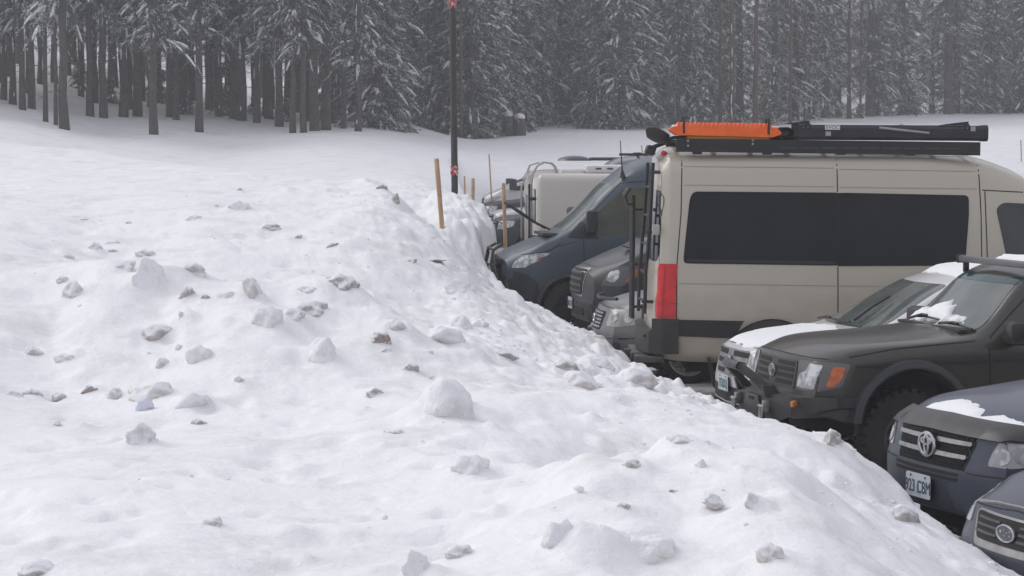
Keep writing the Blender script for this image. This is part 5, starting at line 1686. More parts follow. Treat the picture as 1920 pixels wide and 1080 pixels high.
    for x in (-.43, .46):
        for y in (-.165, .10): part('mounting_pin', BLACK, e, lambda b: tube(b, [(x, y, .03), (x, y, .20)], .012, 8))
    def sn(b):
        for x0, x1 in ((-.54, -.40), (.47, .58)): box(b, ((x0 + x1) / 2, 0, .108), (x1 - x0, .28, .022), None, .01)
        for k in range(22): box(b, (-.50 + (k + .93) / 22, 0, .112), (.014, .27, .016))
    part('lying_snow', SNOWCAP, e, sn)
    tag(e, 'bright orange toothed traction boards strapped on the van roof rack', 'traction boards')
    # long awning case
    e = empty('awning_case', wp((X(1492) + X(1858)) / 2, -.70, 2.800)); e.rotation_euler = (0, R(.35), 0)
    ln_ = X(1858) - X(1492); h2 = ln_ / 2
    CASE = mat('case_black', (.016, .016, .019), .42, color2=(.028, .028, .031), vscale=5)
    def case(b): prism(b, [(-.11, .02), (-.135, .05), (-.135, .145), (-.11, .178), (.11, .178), (.135, .145), (.135, .05), (.11, .02)], 'X', -h2 + .03, h2 - .03)
    part('case_body', CASE, e, case, 20)
    def rib(b):
        for z in (.06, .085, .115): box(b, (0, -.1385, z), (ln_ - .08, .005, .007))
    part('case_rib', CASE, e, rib)
    for sg in (-1, 1):
        part('end_cap', BLACK, e, lambda b: prism(b, [(-.10, .015), (-.14, .05), (-.14, .15), (-.105, .185), (.105, .185), (.14, .15), (.14, .05), (.10, .015)], 'X', sg * h2 - sg * .045, sg * h2), 20)
    for px, sgn in ((1512, 1), (1812, 1)):
        def cl(b):
            x = X(px) - (X(1492) + X(1858)) / 2
            prism(b, [(x - .26, .183), (x - .03, .212), (x + .05, .222), (x + .05, .19), (x + .03, .183)], 'Y', -.12, .10)
            box(b, (x + .02, -.142, .165), (.075, .012, .06), None, .006)
        part('clamp', BLACK, e, cl)
        def bl(b):
            x = X(px) - (X(1492) + X(1858)) / 2
            for d in (-.012, .03): lathe(b, [(.008, -.153), (.008, -.149), (.0005, -.153)], 8, 'Y', (x + d, 0, .152))
        part('clamp_bolt', GALV, e, bl)
    mid = (X(1492) + X(1858)) / 2
    part('strut', mat('strut_grey', (.33, .33, .32), .4, metal=.4), e, lambda b: tube(b, [(X(1652) - mid, -.150, .150), (X(1746) - mid, -.150, .098)], .013, 8))
    st = part('sticker', mat('sticker_white', (.72, .72, .72), .5), e, lambda b: box(b, (X(1564) - mid, -.1375, .150), (.155, .008, .045)))
    text_mesh('sticker_lettering', 'EVOC', .048, mat('ink_black', (.03, .03, .03), .5), st, (X(1564) - mid, -.1422, .150), (R(90), 0, 0), 1.1)
    part('maker_label', mat('label_grey', (.35, .35, .34), .5), e, lambda b: (box(b, (X(1556) - mid, -.1375, .085), (.055, .008, .045)), box(b, (X(1829) - mid, -.1390, .145), (.05, .008, .05))))
    def csn(b): 
        for a_, b_ in ((1520, 1700), (1690, 1806)):
            box(b, ((X(a_) + X(b_)) / 2 - mid, 0, .182), (X(b_) - X(a_), .2, .018), None, .007)
    part('lying_snow', SNOWCAP, e, csn)
    tag(e, 'long black awning case with grey strut and white sticker on the van roof', 'awning')
    # cover bunched between boards and case
    def tarp(b):
        r = bmesh.ops.create_icosphere(b, subdivisions=3, radius=1.0)
        for v in r['verts']:
            n = mnoise.noise(v.co * 2.7) * .35 + 1
            v.co = Vector((v.co.x * .16 * n, v.co.y * .17 * n, v.co.z * .085 * n)) + Vector((0, 0, .07))
    o = part('folded_tarp', mat('tarp_black', (.020, .021, .023), .7, bump=.5, bscale=20), None, tarp, 60)
    o.location = wp(X(1478), -.62, 2.80)
    tag(o, 'bunched black tarp wedged between orange boards and awning case', 'tarp')
    # shovel
    e = empty('shovel', wp(X(1250), -.55, 2.83)); e.rotation_euler = (R(48), R(-4), R(8))
    def blade(b):
        n = 10
        rows_ = []
        for i in range(n + 1):
            t = i / n
            w = .115 * math.sin(math.pi * (0.12 + .80 * t)) ** .6 * (1.0 if t < .8 else 1.0)
            row = []
            for j in range(7):
                s = -1 + 2 * j / 6
                row.append(b.verts.new((-.20 + .27 * t, w * s, .085 - .10 * t + .03 * s * s)))
            rows_.append(row)
        for a_, c_ in zip(rows_[:-1], rows_[1:]):
            for j in range(6): b.faces.new((a_[j], a_[j + 1], c_[j + 1], c_[j]))
        r = bmesh.ops.solidify(b, geom=list(b.faces), thickness=.008)
    part('blade', METAL, e, blade, 60)
    part('handle', BLACK, e, lambda b: tube(b, [(.04, 0, 0), (.10, 0, .02), (.9, 0, .0)], .018, 8))
    tag(e, 'black metal shovel whose blade overhangs the rear of the tan van roof', 'shovel')
    return c
# ------------------------------------------------------------------ campers and cars farther along the row
def lot_z(y): return float(np.interp(y, [0, 36, 62, 90], [0, 0, .18, .2]))

def box_camper(name, L, W, z0, z1, paint_m, cham=0.0, r=0.12):
    """box camper body, local x=0 at its tail (towards the bank), extending to -L"""
    root = empty(name)
    def f(b):
        prof = fillet([Vector((-W, z0)), Vector((W, z0)), Vector((W, z1)), Vector((-W, z1))], [.05, .05, r, r], 5, True)
        prism(b, [(p.x, p.y) for p in prof], 'X', 0, -L)
        es = [e for e in b.edges if abs(e.verts[0].co.x - e.verts[1].co.x) < 1e-5]
        bmesh.ops.bevel(b, geom=es, offset=.08, segments=3, profile=.5, affect='EDGES')
        if cham:
            for v in b.verts:
                if v.co.z > z1 - .5 and v.co.x > -cham - .2:
                    v.co.z -= max(0, v.co.x + cham) * .62 * (v.co.z - z1 + .5) / .5
    part('body', paint_m, root, f, 40)
    return root

def motorhome():
    PW = paint('cream_gelcoat', (.62, .585, .525), dirt=(.33, .30, .26), top=1.2, amount=.4, rough=.35, coat=.3)
    root = box_camper('cream_motorhome', 6.2, 1.12, 0.55, 2.33, PW, r=.16)
    part('skirt', mat('skirt_grey', (.28, .27, .26), .5), root, lambda b: box(b, (-3.1, 0, .50), (5.9, 2.1, .16), None, .02))
    def lad(b):
        for y in (.55, .95):
            tube(b, [(-.34, y, 2.33), (-.31, y, 2.44), (-.25, y, 2.50), (-.12, y, 2.52), (.0, y, 2.46), (.07, y, 2.34), (.10, y, 2.15), (.10, y, .75)], .016, 8)
        for z in np.arange(.9, 2.4, .3): tube(b, [(.10, .55, z), (.10, .95, z)], .013, 6)
    part('ladder', mat('alu', (.42, .41, .40), .4, metal=.7), root, lad)
    def rk(b):
        tube(b, [(.14, .98, 2.15), (.14, .98, .9)], .02, 8); tube(b, [(.05, .2, 1.0), (.42, .2, 1.0), (.42, 1.0, 1.0), (.05, 1.0, 1.0)], .018, 8)
        tube(b, [(.02, .98, 1.25), (.16, .98, 1.25)], .03, 8); tube(b, [(.16, .98, 1.9), (.02, .98, 1.9)], .03, 8)
        tube(b, [(.42, .9, 1.0), (.42, .9, 1.15)], .03, 8)
    part('rear_carrier', BLACK, root, rk)
    part('rear_window', GLASSD, root, lambda b: box(b, (.004, -.2, 1.75), (.02, 1.1, .6), None, .008))
    part('rear_bumper', DPLA, root, lambda b: box(b, (.10, 0, .62), (.18, 2.1, .14), None, .02))
    for z in (1.05,): part('tail_lamp', RED, root, lambda b: box(b, (.008, .98, z), (.02, .12, .22), None, .006))
    def ac(b): box(b, (-1.42, .45, 2.40), (1.20, .75, .15), None, .06)
    a = part('roof_air_conditioner', WHITEP, root, ac)
    for k in range(4): part('vent_slot', DPLA, a, lambda b: box(b, (-1.05 - k * .2, .829, 2.41), (.1, .006, .03)))
    part('roof_vent', WHITEP, root, lambda b: box(b, (-.62, .5, 2.36), (.42, .42, .08), None, .02))
    part('roof_vent', WHITEP, root, lambda b: box(b, (-4.2, .2, 2.37), (.45, .45, .09), None, .02))
    for x in (-1.6, -5.2):
        for sg in (-1, 1):
            C = type('o', (), {'root': root})
            wheel(C, -x, sg, .36, .24, .22, y=.92, style='steel')
    part('side_window', GLASSD, root, lambda b: box(b, (-4.4, 1.118, 1.75), (1.1, .012, .55), None, .005))
    part('side_window', GLASSD, root, lambda b: box(b, (-3.4, -1.118, 1.75), (1.1, .012, .55), None, .005))
    root.location = (.40, 39.4, lot_z(39))
    root.rotation_euler = (0, 0, math.pi + R(2))
    tag(root, 'cream motorhome with white roof air conditioner and rear ladder hoops', 'motorhome')
    PW2 = paint('beige_gelcoat', (.36, .34, .30), dirt=(.26, .24, .21), top=1.2, amount=.4, rough=.4, coat=.3)
    root = box_camper('beige_motorhome', 6.4, 1.08, .6, 2.47, PW2, cham=.45, r=.14)
    for x in (-1.0, -2.62):
        def dom(b):
            r = bmesh.ops.create_uvsphere(b, u_segments=16, v_segments=8, radius=1.0)
            for v in r['verts']: v.co = Vector((v.co.x * .36 + x, v.co.y * .36 + .35, max(0, v.co.z) * .11 + 2.46))
        part('roof_dome', mat('dome_dark', (.06, .06, .062), .3), root, dom)
    part('roof_hatch', mat('dome_dark', (.06, .06, .062), .3), root, lambda b: box(b, (-1.8, .35, 2.50), (.95, .7, .07), None, .03))
    part('rear_window', GLASSD, root, lambda b: box(b, (.004, 0, 1.5), (.02, 1.2, .5), None, .008))
    part('ladder', mat('alu', (.42, .41, .40), .4, metal=.7), root, lambda b: [tube(b, [(-.30, y, 2.42), (-.1, y, 2.36), (.08, y, 1.9), (.08, y, .8)], .016, 6) for y in (-.7, -.35)])
    part('rear_bumper', DPLA, root, lambda b: box(b, (.08, 0, .62), (.16, 2.0, .14), None, .02))
    for x in (-1.6, -5.2):
        for sg in (-1, 1):
            C = type('o', (), {'root': root})
            wheel(C, -x, sg, .36, .24, .22, y=.88, style='steel')
    root.location = (.30, 47.8, lot_z(47.8))
    root.rotation_euler = (0, 0, math.pi + R(2))
    tag(root, 'beige motorhome with two dark roof domes showing above the cream motorhome', 'motorhome')

def far_suv(name, label, paint_m, nose, yaw, k=1.0, low=False, pickup=False, snow=False, wh=None):
    L = 4.6 if not pickup else 5.6
    hd, rf = (1.02, 1.72) if not low else (.88, 1.50)
    if pickup: hd, rf = 1.18, 1.88
    zt = lambda a: a
    back = [(4.1, rf - .06), (L, 1.1)] if not pickup else [(3.35, rf - .04), (3.5, hd + .22), (3.55, hd + .1), (L, hd + .1)]
    rows = dict(zb=[(0, .40), (.4, .32), (L, .40)], w1=[(0, .68), (.3, .82), (L, .78)], w2=[(0, .76), (.35, .90), (L - .2, .92), (L, .8)], z2=const(.66),
        w3=[(0, .70), (.3, .83), (1.2, .87), (L - .2, .86), (L, .76)], z3=[(0, hd - .14), (.3, hd - .06), (1.2, hd + .03), (L, hd + .04)],
        w4=[(0, .58), (.3, .70), (1.2, .76), (1.3, .75), (2.1, .62), (L - .3, .62), (L, .6)],
        z4=[(0, hd - .10), (.1, hd - .04), (.35, hd), (1.2, hd + .07), (1.3, hd + .09), (2.0, rf - .10), (2.4, rf - .04)] + back,
        zc=[(0, hd - .08), (.1, hd - .02), (.35, hd + .03), (1.2, hd + .11), (1.28, hd + .13), (2.0, rf - .05), (2.5, rf)] + [(a, b + .02) for a, b in back])
    c = Car(name, L, rows, [.04, .08, .28, .1, .08, .25], front=lambda f, z: .2 * f ** 2.4 + max(0, z - .6) * .22, rear=lambda f, z: .1 * f ** 3, fr=.6, step=.12)
    wb = 2.7 if not pickup else 3.4
    c.body(paint_m, [(.92, .38, .43, .55), (.92 + wb, .38, .43, .55)])
    c.patch('windscreen', [(-.70, hd + .13), (.70, hd + .13), (.57, rf - .12), (-.57, rf - .12)], 'F', GLASSW, rnd=.05, off=.004, res=.1)
    for v in ('L', 'R'):
        c.patch('side_window', [(-1.62, hd + .08), (-2.6, hd + .10), (-2.58, rf - .13), (-2.2, rf - .13)], v, GLASSS, rnd=.04, res=.1)
        if not pickup: c.patch('side_window', [(-2.7, hd + .10), (-3.9, hd + .12), (-3.7, rf - .13), (-2.68, rf - .13)], v, GLASSD, rnd=.05, res=.1)
        else: c.patch('side_window', [(-2.7, hd + .10), (-3.2, hd + .12), (-3.2, rf - .13), (-2.68, rf - .13)], v, GLASSD, rnd=.03, res=.1)
    g = c.patch('grille', [(-.42, hd - .30), (.42, hd - .30), (.46, hd - .09), (-.46, hd - .09)], 'F', GAP, rnd=.04, off=.006, res=.1)
    for z0 in (hd - .26, hd - .19, hd - .12):
        c.patch('grille_bar', [(-.40, z0 - .014), (.40, z0 - .014), (.41, z0 + .014), (-.41, z0 + .014)], 'F', SILVERP, parent=g, rnd=.006, off=.016, res=.1)
    c.patch('bumper', [(-.80, .42), (.80, .42), (.80, .58), (-.80, .58)], 'F', DPLA, rnd=.04, off=.008, res=.1)
    for sg in (1, -1):
        c.patch('headlight', [(u * sg, z) for u, z in [(.46, hd - .28), (.70, hd - .27), (.93, hd - .20), (.95, hd - .08), (.50, hd - .09)]], ('A', 38 * sg), LAMP, rnd=.03, off=.008, res=.08)
        mirror_part(c, sg, 1.7, hd + .08, .86, BLACK, (.14, .22, .2))
        for s in (.92, .92 + wb): wheel(c, s, sg, .37, .24, .22, y=.79, style='five')
    c.seams('panel_gap', [(v, [(-1.5, .5), (-1.5, hd), (-2.1, rf - .1)]) for v in 'LR'], GAP, .014)
    if snow:
        c.patch('bonnet_snow', [(-.12, -.55), (-.1, .55), (-1.1, .62), (-1.1, -.62)], 'T', SNOWCAP, rnd=.08, off=.006, lump=.02, res=.1)
        c.patch('roof_snow', [(-2.15, -.5), (-2.15, .5), (-3.2, .5), (-3.2, -.5)], 'T', SNOWCAP, rnd=.08, off=.006, lump=.04, res=.1)
    tag(c.root, label, 'car' if not pickup else 'pickup')
    c.root.scale = (k, k, k)
    c.place(nose, yaw, lot_z(nose[1]))
    return c

def far_row():
    motorhome()
    PBk = paint('black_paint', (.016, .017, .019), amount=.2, dirt=(.07, .07, .07), rough=.55, coat=.1)
    PGb = paint('blue_grey_paint', (.030, .036, .045), amount=.2, dirt=(.08, .08, .08), rough=.5, coat=.1)
    PWh = paint('far_white_paint', (.62, .62, .62), amount=.4, dirt=(.35, .34, .33), top=.8)
    far_suv('slate_suv', 'slate blue SUV half hidden behind cream motorhome ladder', PGb, (-.52, 55.0), 10)
    far_suv('white_suv', 'white SUV with dark windows between slate SUV and black SUV', PWh, (-.66, 60.0), 10)
    far_suv('black_suv', 'black SUV with greenish windscreen in front of the far white van', PBk, (-1.02, 66.0), 8, k=1.06)
    c = van_shell('white_van', 5.2, 2.0, steep=True)
    c.body(PWh, [(1.0, .38, .44, .55), (4.2, .38, .44, .55)])
    c.patch('windscreen', [(-.76, 1.53), (.76, 1.53), (.70, 1.68), (-.70, 1.68)], 'F', GLASSW, rnd=.03, res=.1)
    for v in 'LR':
        c.patch('cab_window', [(-1.0, 1.30), (-1.85, 1.32), (-1.85, 1.74), (-1.35, 1.74)], v, GLASSD, rnd=.04, res=.1)
        c.patch('side_window', [(-2.1, 1.32), (-3.2, 1.32), (-3.2, 1.74), (-2.1, 1.74)], v, GLASSD, rnd=.05, res=.1)
    c.patch('grille', [(-.5, .75), (.5, .75), (.54, 1.04), (-.54, 1.04)], 'F', GAP, rnd=.05, res=.1)
    c.patch('bumper', [(-.82, .48), (.82, .48), (.82, .66), (-.82, .66)], 'F', DPLA, rnd=.05, off=.008, res=.1)
    for sg in (1, -1):
        c.patch('headlight', [(u * sg, z) for u, z in [(.66, .95), (.90, .96), (1.10, 1.12), (.75, 1.10)]], ('A', 48 * sg), LAMPH, rnd=.03, off=.008, res=.08)
        mirror_part(c, sg, .95, 1.36, .95, BLACK, (.22, .30, .36))
        for s in (1.0, 4.2): wheel(c, s, sg, .38, .24, .22, y=.84, style='steel')
    tag(c.root, 'white van with large dark mirrors at the end of the row', 'van')
    c.place((-1.0, 75.0), 3, lot_z(75))
    c = van_shell('grey_roof_rack_van', 5.6, 2.62, steep=True)
    c.body(paint('mid_grey_paint', (.085, .088, .095), amount=.3), [(1.0, .40, .44, .55), (4.4, .40, .44, .55)])
    c.patch('windscreen', [(-.74, 1.54), (.74, 1.54), (.68, 2.05), (-.68, 2.05)], 'F', GLASSW, rnd=.06, res=.1)
    for v in 'LR':
        c.patch('cab_window', [(-1.15, 1.50), (-1.95, 1.53), (-1.95, 2.20), (-1.60, 2.22)], v, GLASSS, rnd=.05, res=.1)
        c.patch('side_window', [(-2.15, 1.60), (-3.0, 1.60), (-3.0, 2.34), (-2.15, 2.34)], v, mat('grey_glass', (.12, .125, .13), .1), rnd=.08, res=.1)
        c.patch('side_window', [(-3.2, 1.55), (-5.3, 1.55), (-5.3, 2.36), (-3.2, 2.36)], v, GLASSD, rnd=.05, res=.1)
    c.patch('grille', [(-.5, .75), (.5, .75), (.56, 1.06), (-.56, 1.06)], 'F', GAP, rnd=.05, res=.1)
    def rk(b):
        for y in (-.7, .7): box(b, (-3.5, y, 2.62), (3.4, .04, .05))
        for x in (-2.1, -3.2, -4.2, -5.1): box(b, (x, 0, 2.64), (.05, 1.5, .04))
    ro = part('roof_rack', BLACK, c.root, rk)
    for x in (-3.1, -3.55):
        def cr(b):
            tube(b, [(x, .55, 2.63), (x + .05, .55, 2.72), (x + .26, .55, 2.78)], .035, 6)
            tube(b, [(x, .2, 2.63), (x + .05, .2, 2.72), (x + .26, .2, 2.78)], .035, 6)
        part('ski_carrier', DPLA, ro, cr)
    for sg in (1, -1):
        c.patch('headlight', [(u * sg, z) for u, z in [(.66, .97), (.86, .98), (1.15, 1.18), (.75, 1.12)]], ('A', 48 * sg), LAMP, rnd=.03, off=.008, res=.08)
        for s in (1.0, 4.4): wheel(c, s, sg, .37, .24, .22, y=.84, style='steel')
        mirror_part(c, sg, 1.35, 1.5, .93, BLACK, (.15, .22, .3))
    tag(c.root, 'mid-grey van with roof rack and raised carriers between the two motorhomes', 'van')
    c.place((.32, 43.7), 1, lot_z(43.7))

# ------------------------------------------------------------------ poles and stakes
WOOD = mat('stake_wood', (.58, .38, .22), .75, color2=(.45, .28, .16), vscale=5, bump=.3, bscale=25)
def stake(px0, py0, px1, py1, D, w, label, m=WOOD, band=None):
    """wooden marker stake: foot and head read off the photograph at distance D"""
    foot = Vector(((px1 - 960) / FPX * D, D, CAM_H - (py1 - HORIZON) / FPX * D))
    head = Vector(((px0 - 960) / FPX * D, D, CAM_H - (py0 - HORIZON) / FPX * D))
    d = (head - foot).normalized()
    low = min(gz(foot.x, D) - .35, foot.z - .35)
    base = foot - d * (foot.z - low)
    ln = (head - base).length
    bm = bmesh.new()
    n = 9; rings = []
    for i, t in enumerate((0, .25, .5, .75, .985, 1.0)):
        r = w * (1 if i < 5 else .82) * (1 + .05 * math.sin(i * 2.3))
        rings.append([bm.verts.new((r * math.cos(2 * math.pi * k / n) , r * math.sin(2 * math.pi * k / n), ln * t)) for k in range(n)])
    for a, b in zip(rings[:-1], rings[1:]):
        for k in range(n): bm.faces.new((a[k], a[(k + 1) % n], b[(k + 1) % n], b[k]))
    bm.faces.new(rings[-1]); bm.faces.new(list(reversed(rings[0])))
    o = bm_obj('marker_stake', bm, m, None, 40)
    o.location = base
    o.rotation_euler = d.to_track_quat('Z', 'Y').to_euler()
    tag(o, label, 'stake', 'marker stakes along the bank')
    if band:
        b2 = part('band', mat('stake_mark', (.10, .07, .05), .8), o, lambda b: lathe(b, [(w * 1.03, ln * band), (w * 1.04, ln * (band + .03)), (w * 1.03, ln * (band + .06))], 10, 'Z'))

def poles():
    stake(818.5, 297, 827, 402, 33.5, .036, 'thick wooden stake leaning from the top of the snow bank')
    stake(871, 330, 872, 380, 47, .017, 'thin short wooden stake beside the black lamp post')
    stake(887, 334, 886.5, 388, 43, .033, 'stubby wooden stake with a dark mark near its foot', band=.35)
    stake(917, 289, 919.5, 334, 66, .022, 'slim wooden stake standing in front of ploughed snow heap')
    stake(944, 343, 947, 440, 37.5, .032, 'upright wooden stake in front of the parked cars beside the motorhome')
    stake(1202, 272, 1206, 300, 78, .022, 'wooden stake tip showing beyond the grey rack van')
    stake(1912, 262, 1914.5, 325, 84, .016, 'very thin dark marker rod standing in the open snow field', mat('rod_dark', (.09, .08, .075), .7))
    stake(983, 225, 983.5, 238, 117, .03, 'small dark post in the snow by the wrapped shrubs', mat('rod_dark', (.09, .08, .075), .7)) if False else None
    # lamp post
    D = 46.0
    x = (853 - 960) / FPX * D
    z = gz(x, D)
    e = empty('lamp_post', (x, D, z - .3))
    e.rotation_euler = (0, R(-.55), 0)
    r = .068
    part('post', mat('post_black', (.020, .020, .022), .5, color2=(.035, .034, .035), vscale=4), e, lambda b: tube(b, [(0, 0, 0), (0, 0, 2.6), (0, 0, 6.6)], [r, r, r * .96], 16))
    part('base_collar', mat('post_black', (.020, .020, .022), .5), e, lambda b: lathe(b, [(r * 1.9, .0), (r * 1.9, .06), (r * 1.25, .12), (r * 1.0, .14)], 16, 'Z'))
    TR = mat('red_tape', (.42, .03, .035), .55, color2=(.62, .55, .54), vscale=16, detail=2, thr=(.50, .56))
    zb_ = z - .3
    for h in (CAM_H + (HORIZON - 328) / FPX * D - zb_, CAM_H + (HORIZON - 16) / FPX * D - zb_, 5.9):
        def tape(b):
            n = 18; rows_ = []
            rr = random.Random(int(h * 100))
            for zz in (0, .06, .12, .19):
                rows_.append([b.verts.new(((r + .004 + .012 * rr.random()) * math.cos(2 * math.pi * k / n), (r + .004 + .012 * rr.random()) * math.sin(2 * math.pi * k / n), h + zz + .03 * math.sin(k * 1.9) + rr.uniform(-.012, .012))) for k in range(n)])
            for a, c_ in zip(rows_[:-1], rows_[1:]):
                for k in range(n): b.faces.new((a[k], a[(k + 1) % n], c_[(k + 1) % n], c_[k]))
            # loose ends
            for a0, l in ((-1.2, .12), (-2.2, .09)):
                p = Vector(((r + .01) * math.cos(a0), (r + .01) * math.sin(a0), h + .1))
                q = [b.verts.new(p + Vector((0, 0, .03))), b.verts.new(p - Vector((0, 0, .03))), b.verts.new(p + Vector((math.cos(a0) * l * .6, math.sin(a0) * .05, -l))), b.verts.new(p + Vector((math.cos(a0) * l * .7, math.sin(a0) * .05, -l + .05)))]
                b.faces.new(q)
        part('torn_tape', TR, e, tape, 60)
    part('lamp_head', mat('post_black', (.020, .020, .022), .5), e, lambda b: box(b, (.22, 0, 6.62), (.55, .2, .10), None, .03))
    tag(e, 'tall black lamp post with torn red and white tape on the snow bank', 'lamp post')
    # dark wrapped stumps in front of the firs
    for px, wd, hh, lab in ((953, .30, 1.05, 'dark snow-capped stump with pale notch standing before the firs'), (974, .32, .90, 'shorter dark snow-capped stump beside the taller stump')):
        D = 113.0
        xx = (px - 960) / FPX * D
        e = empty('tree_stump', (xx, D, gz(xx, D) - .1))
        def st(b):
            rg = lathe(b, [(wd * 1.15, -.2), (wd * 1.05, .2), (wd, hh * .6), (wd * .9, hh), (wd * .5, hh + .1), (.01, hh + .12)], 14, 'Z')
            for v in b.verts: v.co *= 1 + .10 * mnoise.noise(v.co * 3 + Vector((px, 0, 0)))
        part('stump', BARK, e, st, 50)
        def sc_(b):
            r = bmesh.ops.create_icosphere(b, subdivisions=2, radius=1)
            for v in r['verts']: v.co = Vector((v.co.x * wd * .9, v.co.y * wd * .9, v.co.z * .2 + hh + .12))
        part('snow_cap', SNOWCAP, e, sc_, 60)
        tag(e, lab, 'stump')
# ------------------------------------------------------------------ lumps of ice and ploughed snow on the bank
def ice_mat(name, c, c2, dust):
    """dirty ice with fresh snow lying on its upward faces"""
    m = mat(name, c, .6, color2=c2, vscale=3.5, detail=8, thr=(.36, .66), bump=.5, bscale=9, spec=.3)
    t = m.node_tree
    b = t.nodes['Principled BSDF']
    src = b.inputs['Base Color'].links[0].from_socket
    g = t.nodes.new('ShaderNodeNewGeometry'); sp = t.nodes.new('ShaderNodeSeparateXYZ')
    t.links.new(g.outputs['Normal'], sp.inputs[0])
    n = t.nodes.new('ShaderNodeTexNoise'); n.inputs['Scale'].default_value = 11; n.inputs['Detail'].default_value = 5
    t.links.new(g.outputs['Position'], n.inputs['Vector'])
    ad = t.nodes.new('ShaderNodeMath'); ad.operation = 'MULTIPLY_ADD'; ad.inputs[1].default_value = 0.9
    t.links.new(n.outputs['Fac'], ad.inputs[0]); t.links.new(sp.outputs['Z'], ad.inputs[2])
    mr = t.nodes.new('ShaderNodeMapRange'); mr.inputs['From Min'].default_value = dust; mr.inputs['From Max'].default_value = dust + .45
    t.links.new(ad.outputs[0], mr.inputs['Value'])
    mx_ = t.nodes.new('ShaderNodeMix'); mx_.data_type = 'RGBA'; mx_.inputs['B'].default_value = (.85, .855, .875, 1)
    t.links.new(mr.outputs[0], mx_.inputs['Factor']); t.links.new(src, mx_.inputs['A'])
    t.links.new(mx_.outputs['Result'], b.inputs['Base Color'])
    return m
ICE = [ice_mat('pale_ice', (.84, .835, .84), (.70, .68, .66), .38), ice_mat('grey_ice', (.74, .715, .695), (.52, .49, .465), .55),
       ice_mat('dirty_ice', (.58, .555, .535), (.35, .325, .305), .72), ice_mat('brown_ice', (.48, .42, .40), (.22, .17, .155), .85)]
BLUEICE = mat('blue_ice', (.74, .75, .81), .25, color2=(.60, .62, .74), vscale=8, spec=.5)
def chunk_mesh(seed):
    rng = random.Random(seed)
    bm = bmesh.new()
    bmesh.ops.create_icosphere(bm, subdivisions=4, radius=1.0)
    planes = [(Vector((rng.gauss(0, 1), rng.gauss(0, 1), rng.gauss(0, .8))).normalized(), rng.uniform(.55, .85)) for _ in range(6)]
    off = Vector((seed * 3.1, seed * 1.7, 0))
    for v in bm.verts:
        p = v.co.copy()
        for n, d in planes:
            k = p.dot(n) - d
            if k > 0: p -= n * k * .82
        p *= 1 + .36 * mnoise.noise(p * 1.1 + off) + .17 * mnoise.noise(p * 2.6 + off) + .05 * mnoise.noise(p * 7 + off)
        v.co = p
    for f in bm.faces: f.smooth = True
    me = bpy.data.meshes.new('snow_chunk')
    bm.to_mesh(me); bm.free()
    # normalise to half extents 1
    co = np.empty(len(me.vertices) * 3, np.float32); me.vertices.foreach_get('co', co); co = co.reshape(-1, 3)
    co = co / np.abs(co).max(0)
    me.vertices.foreach_set('co', co.ravel()); me.update()
    return me
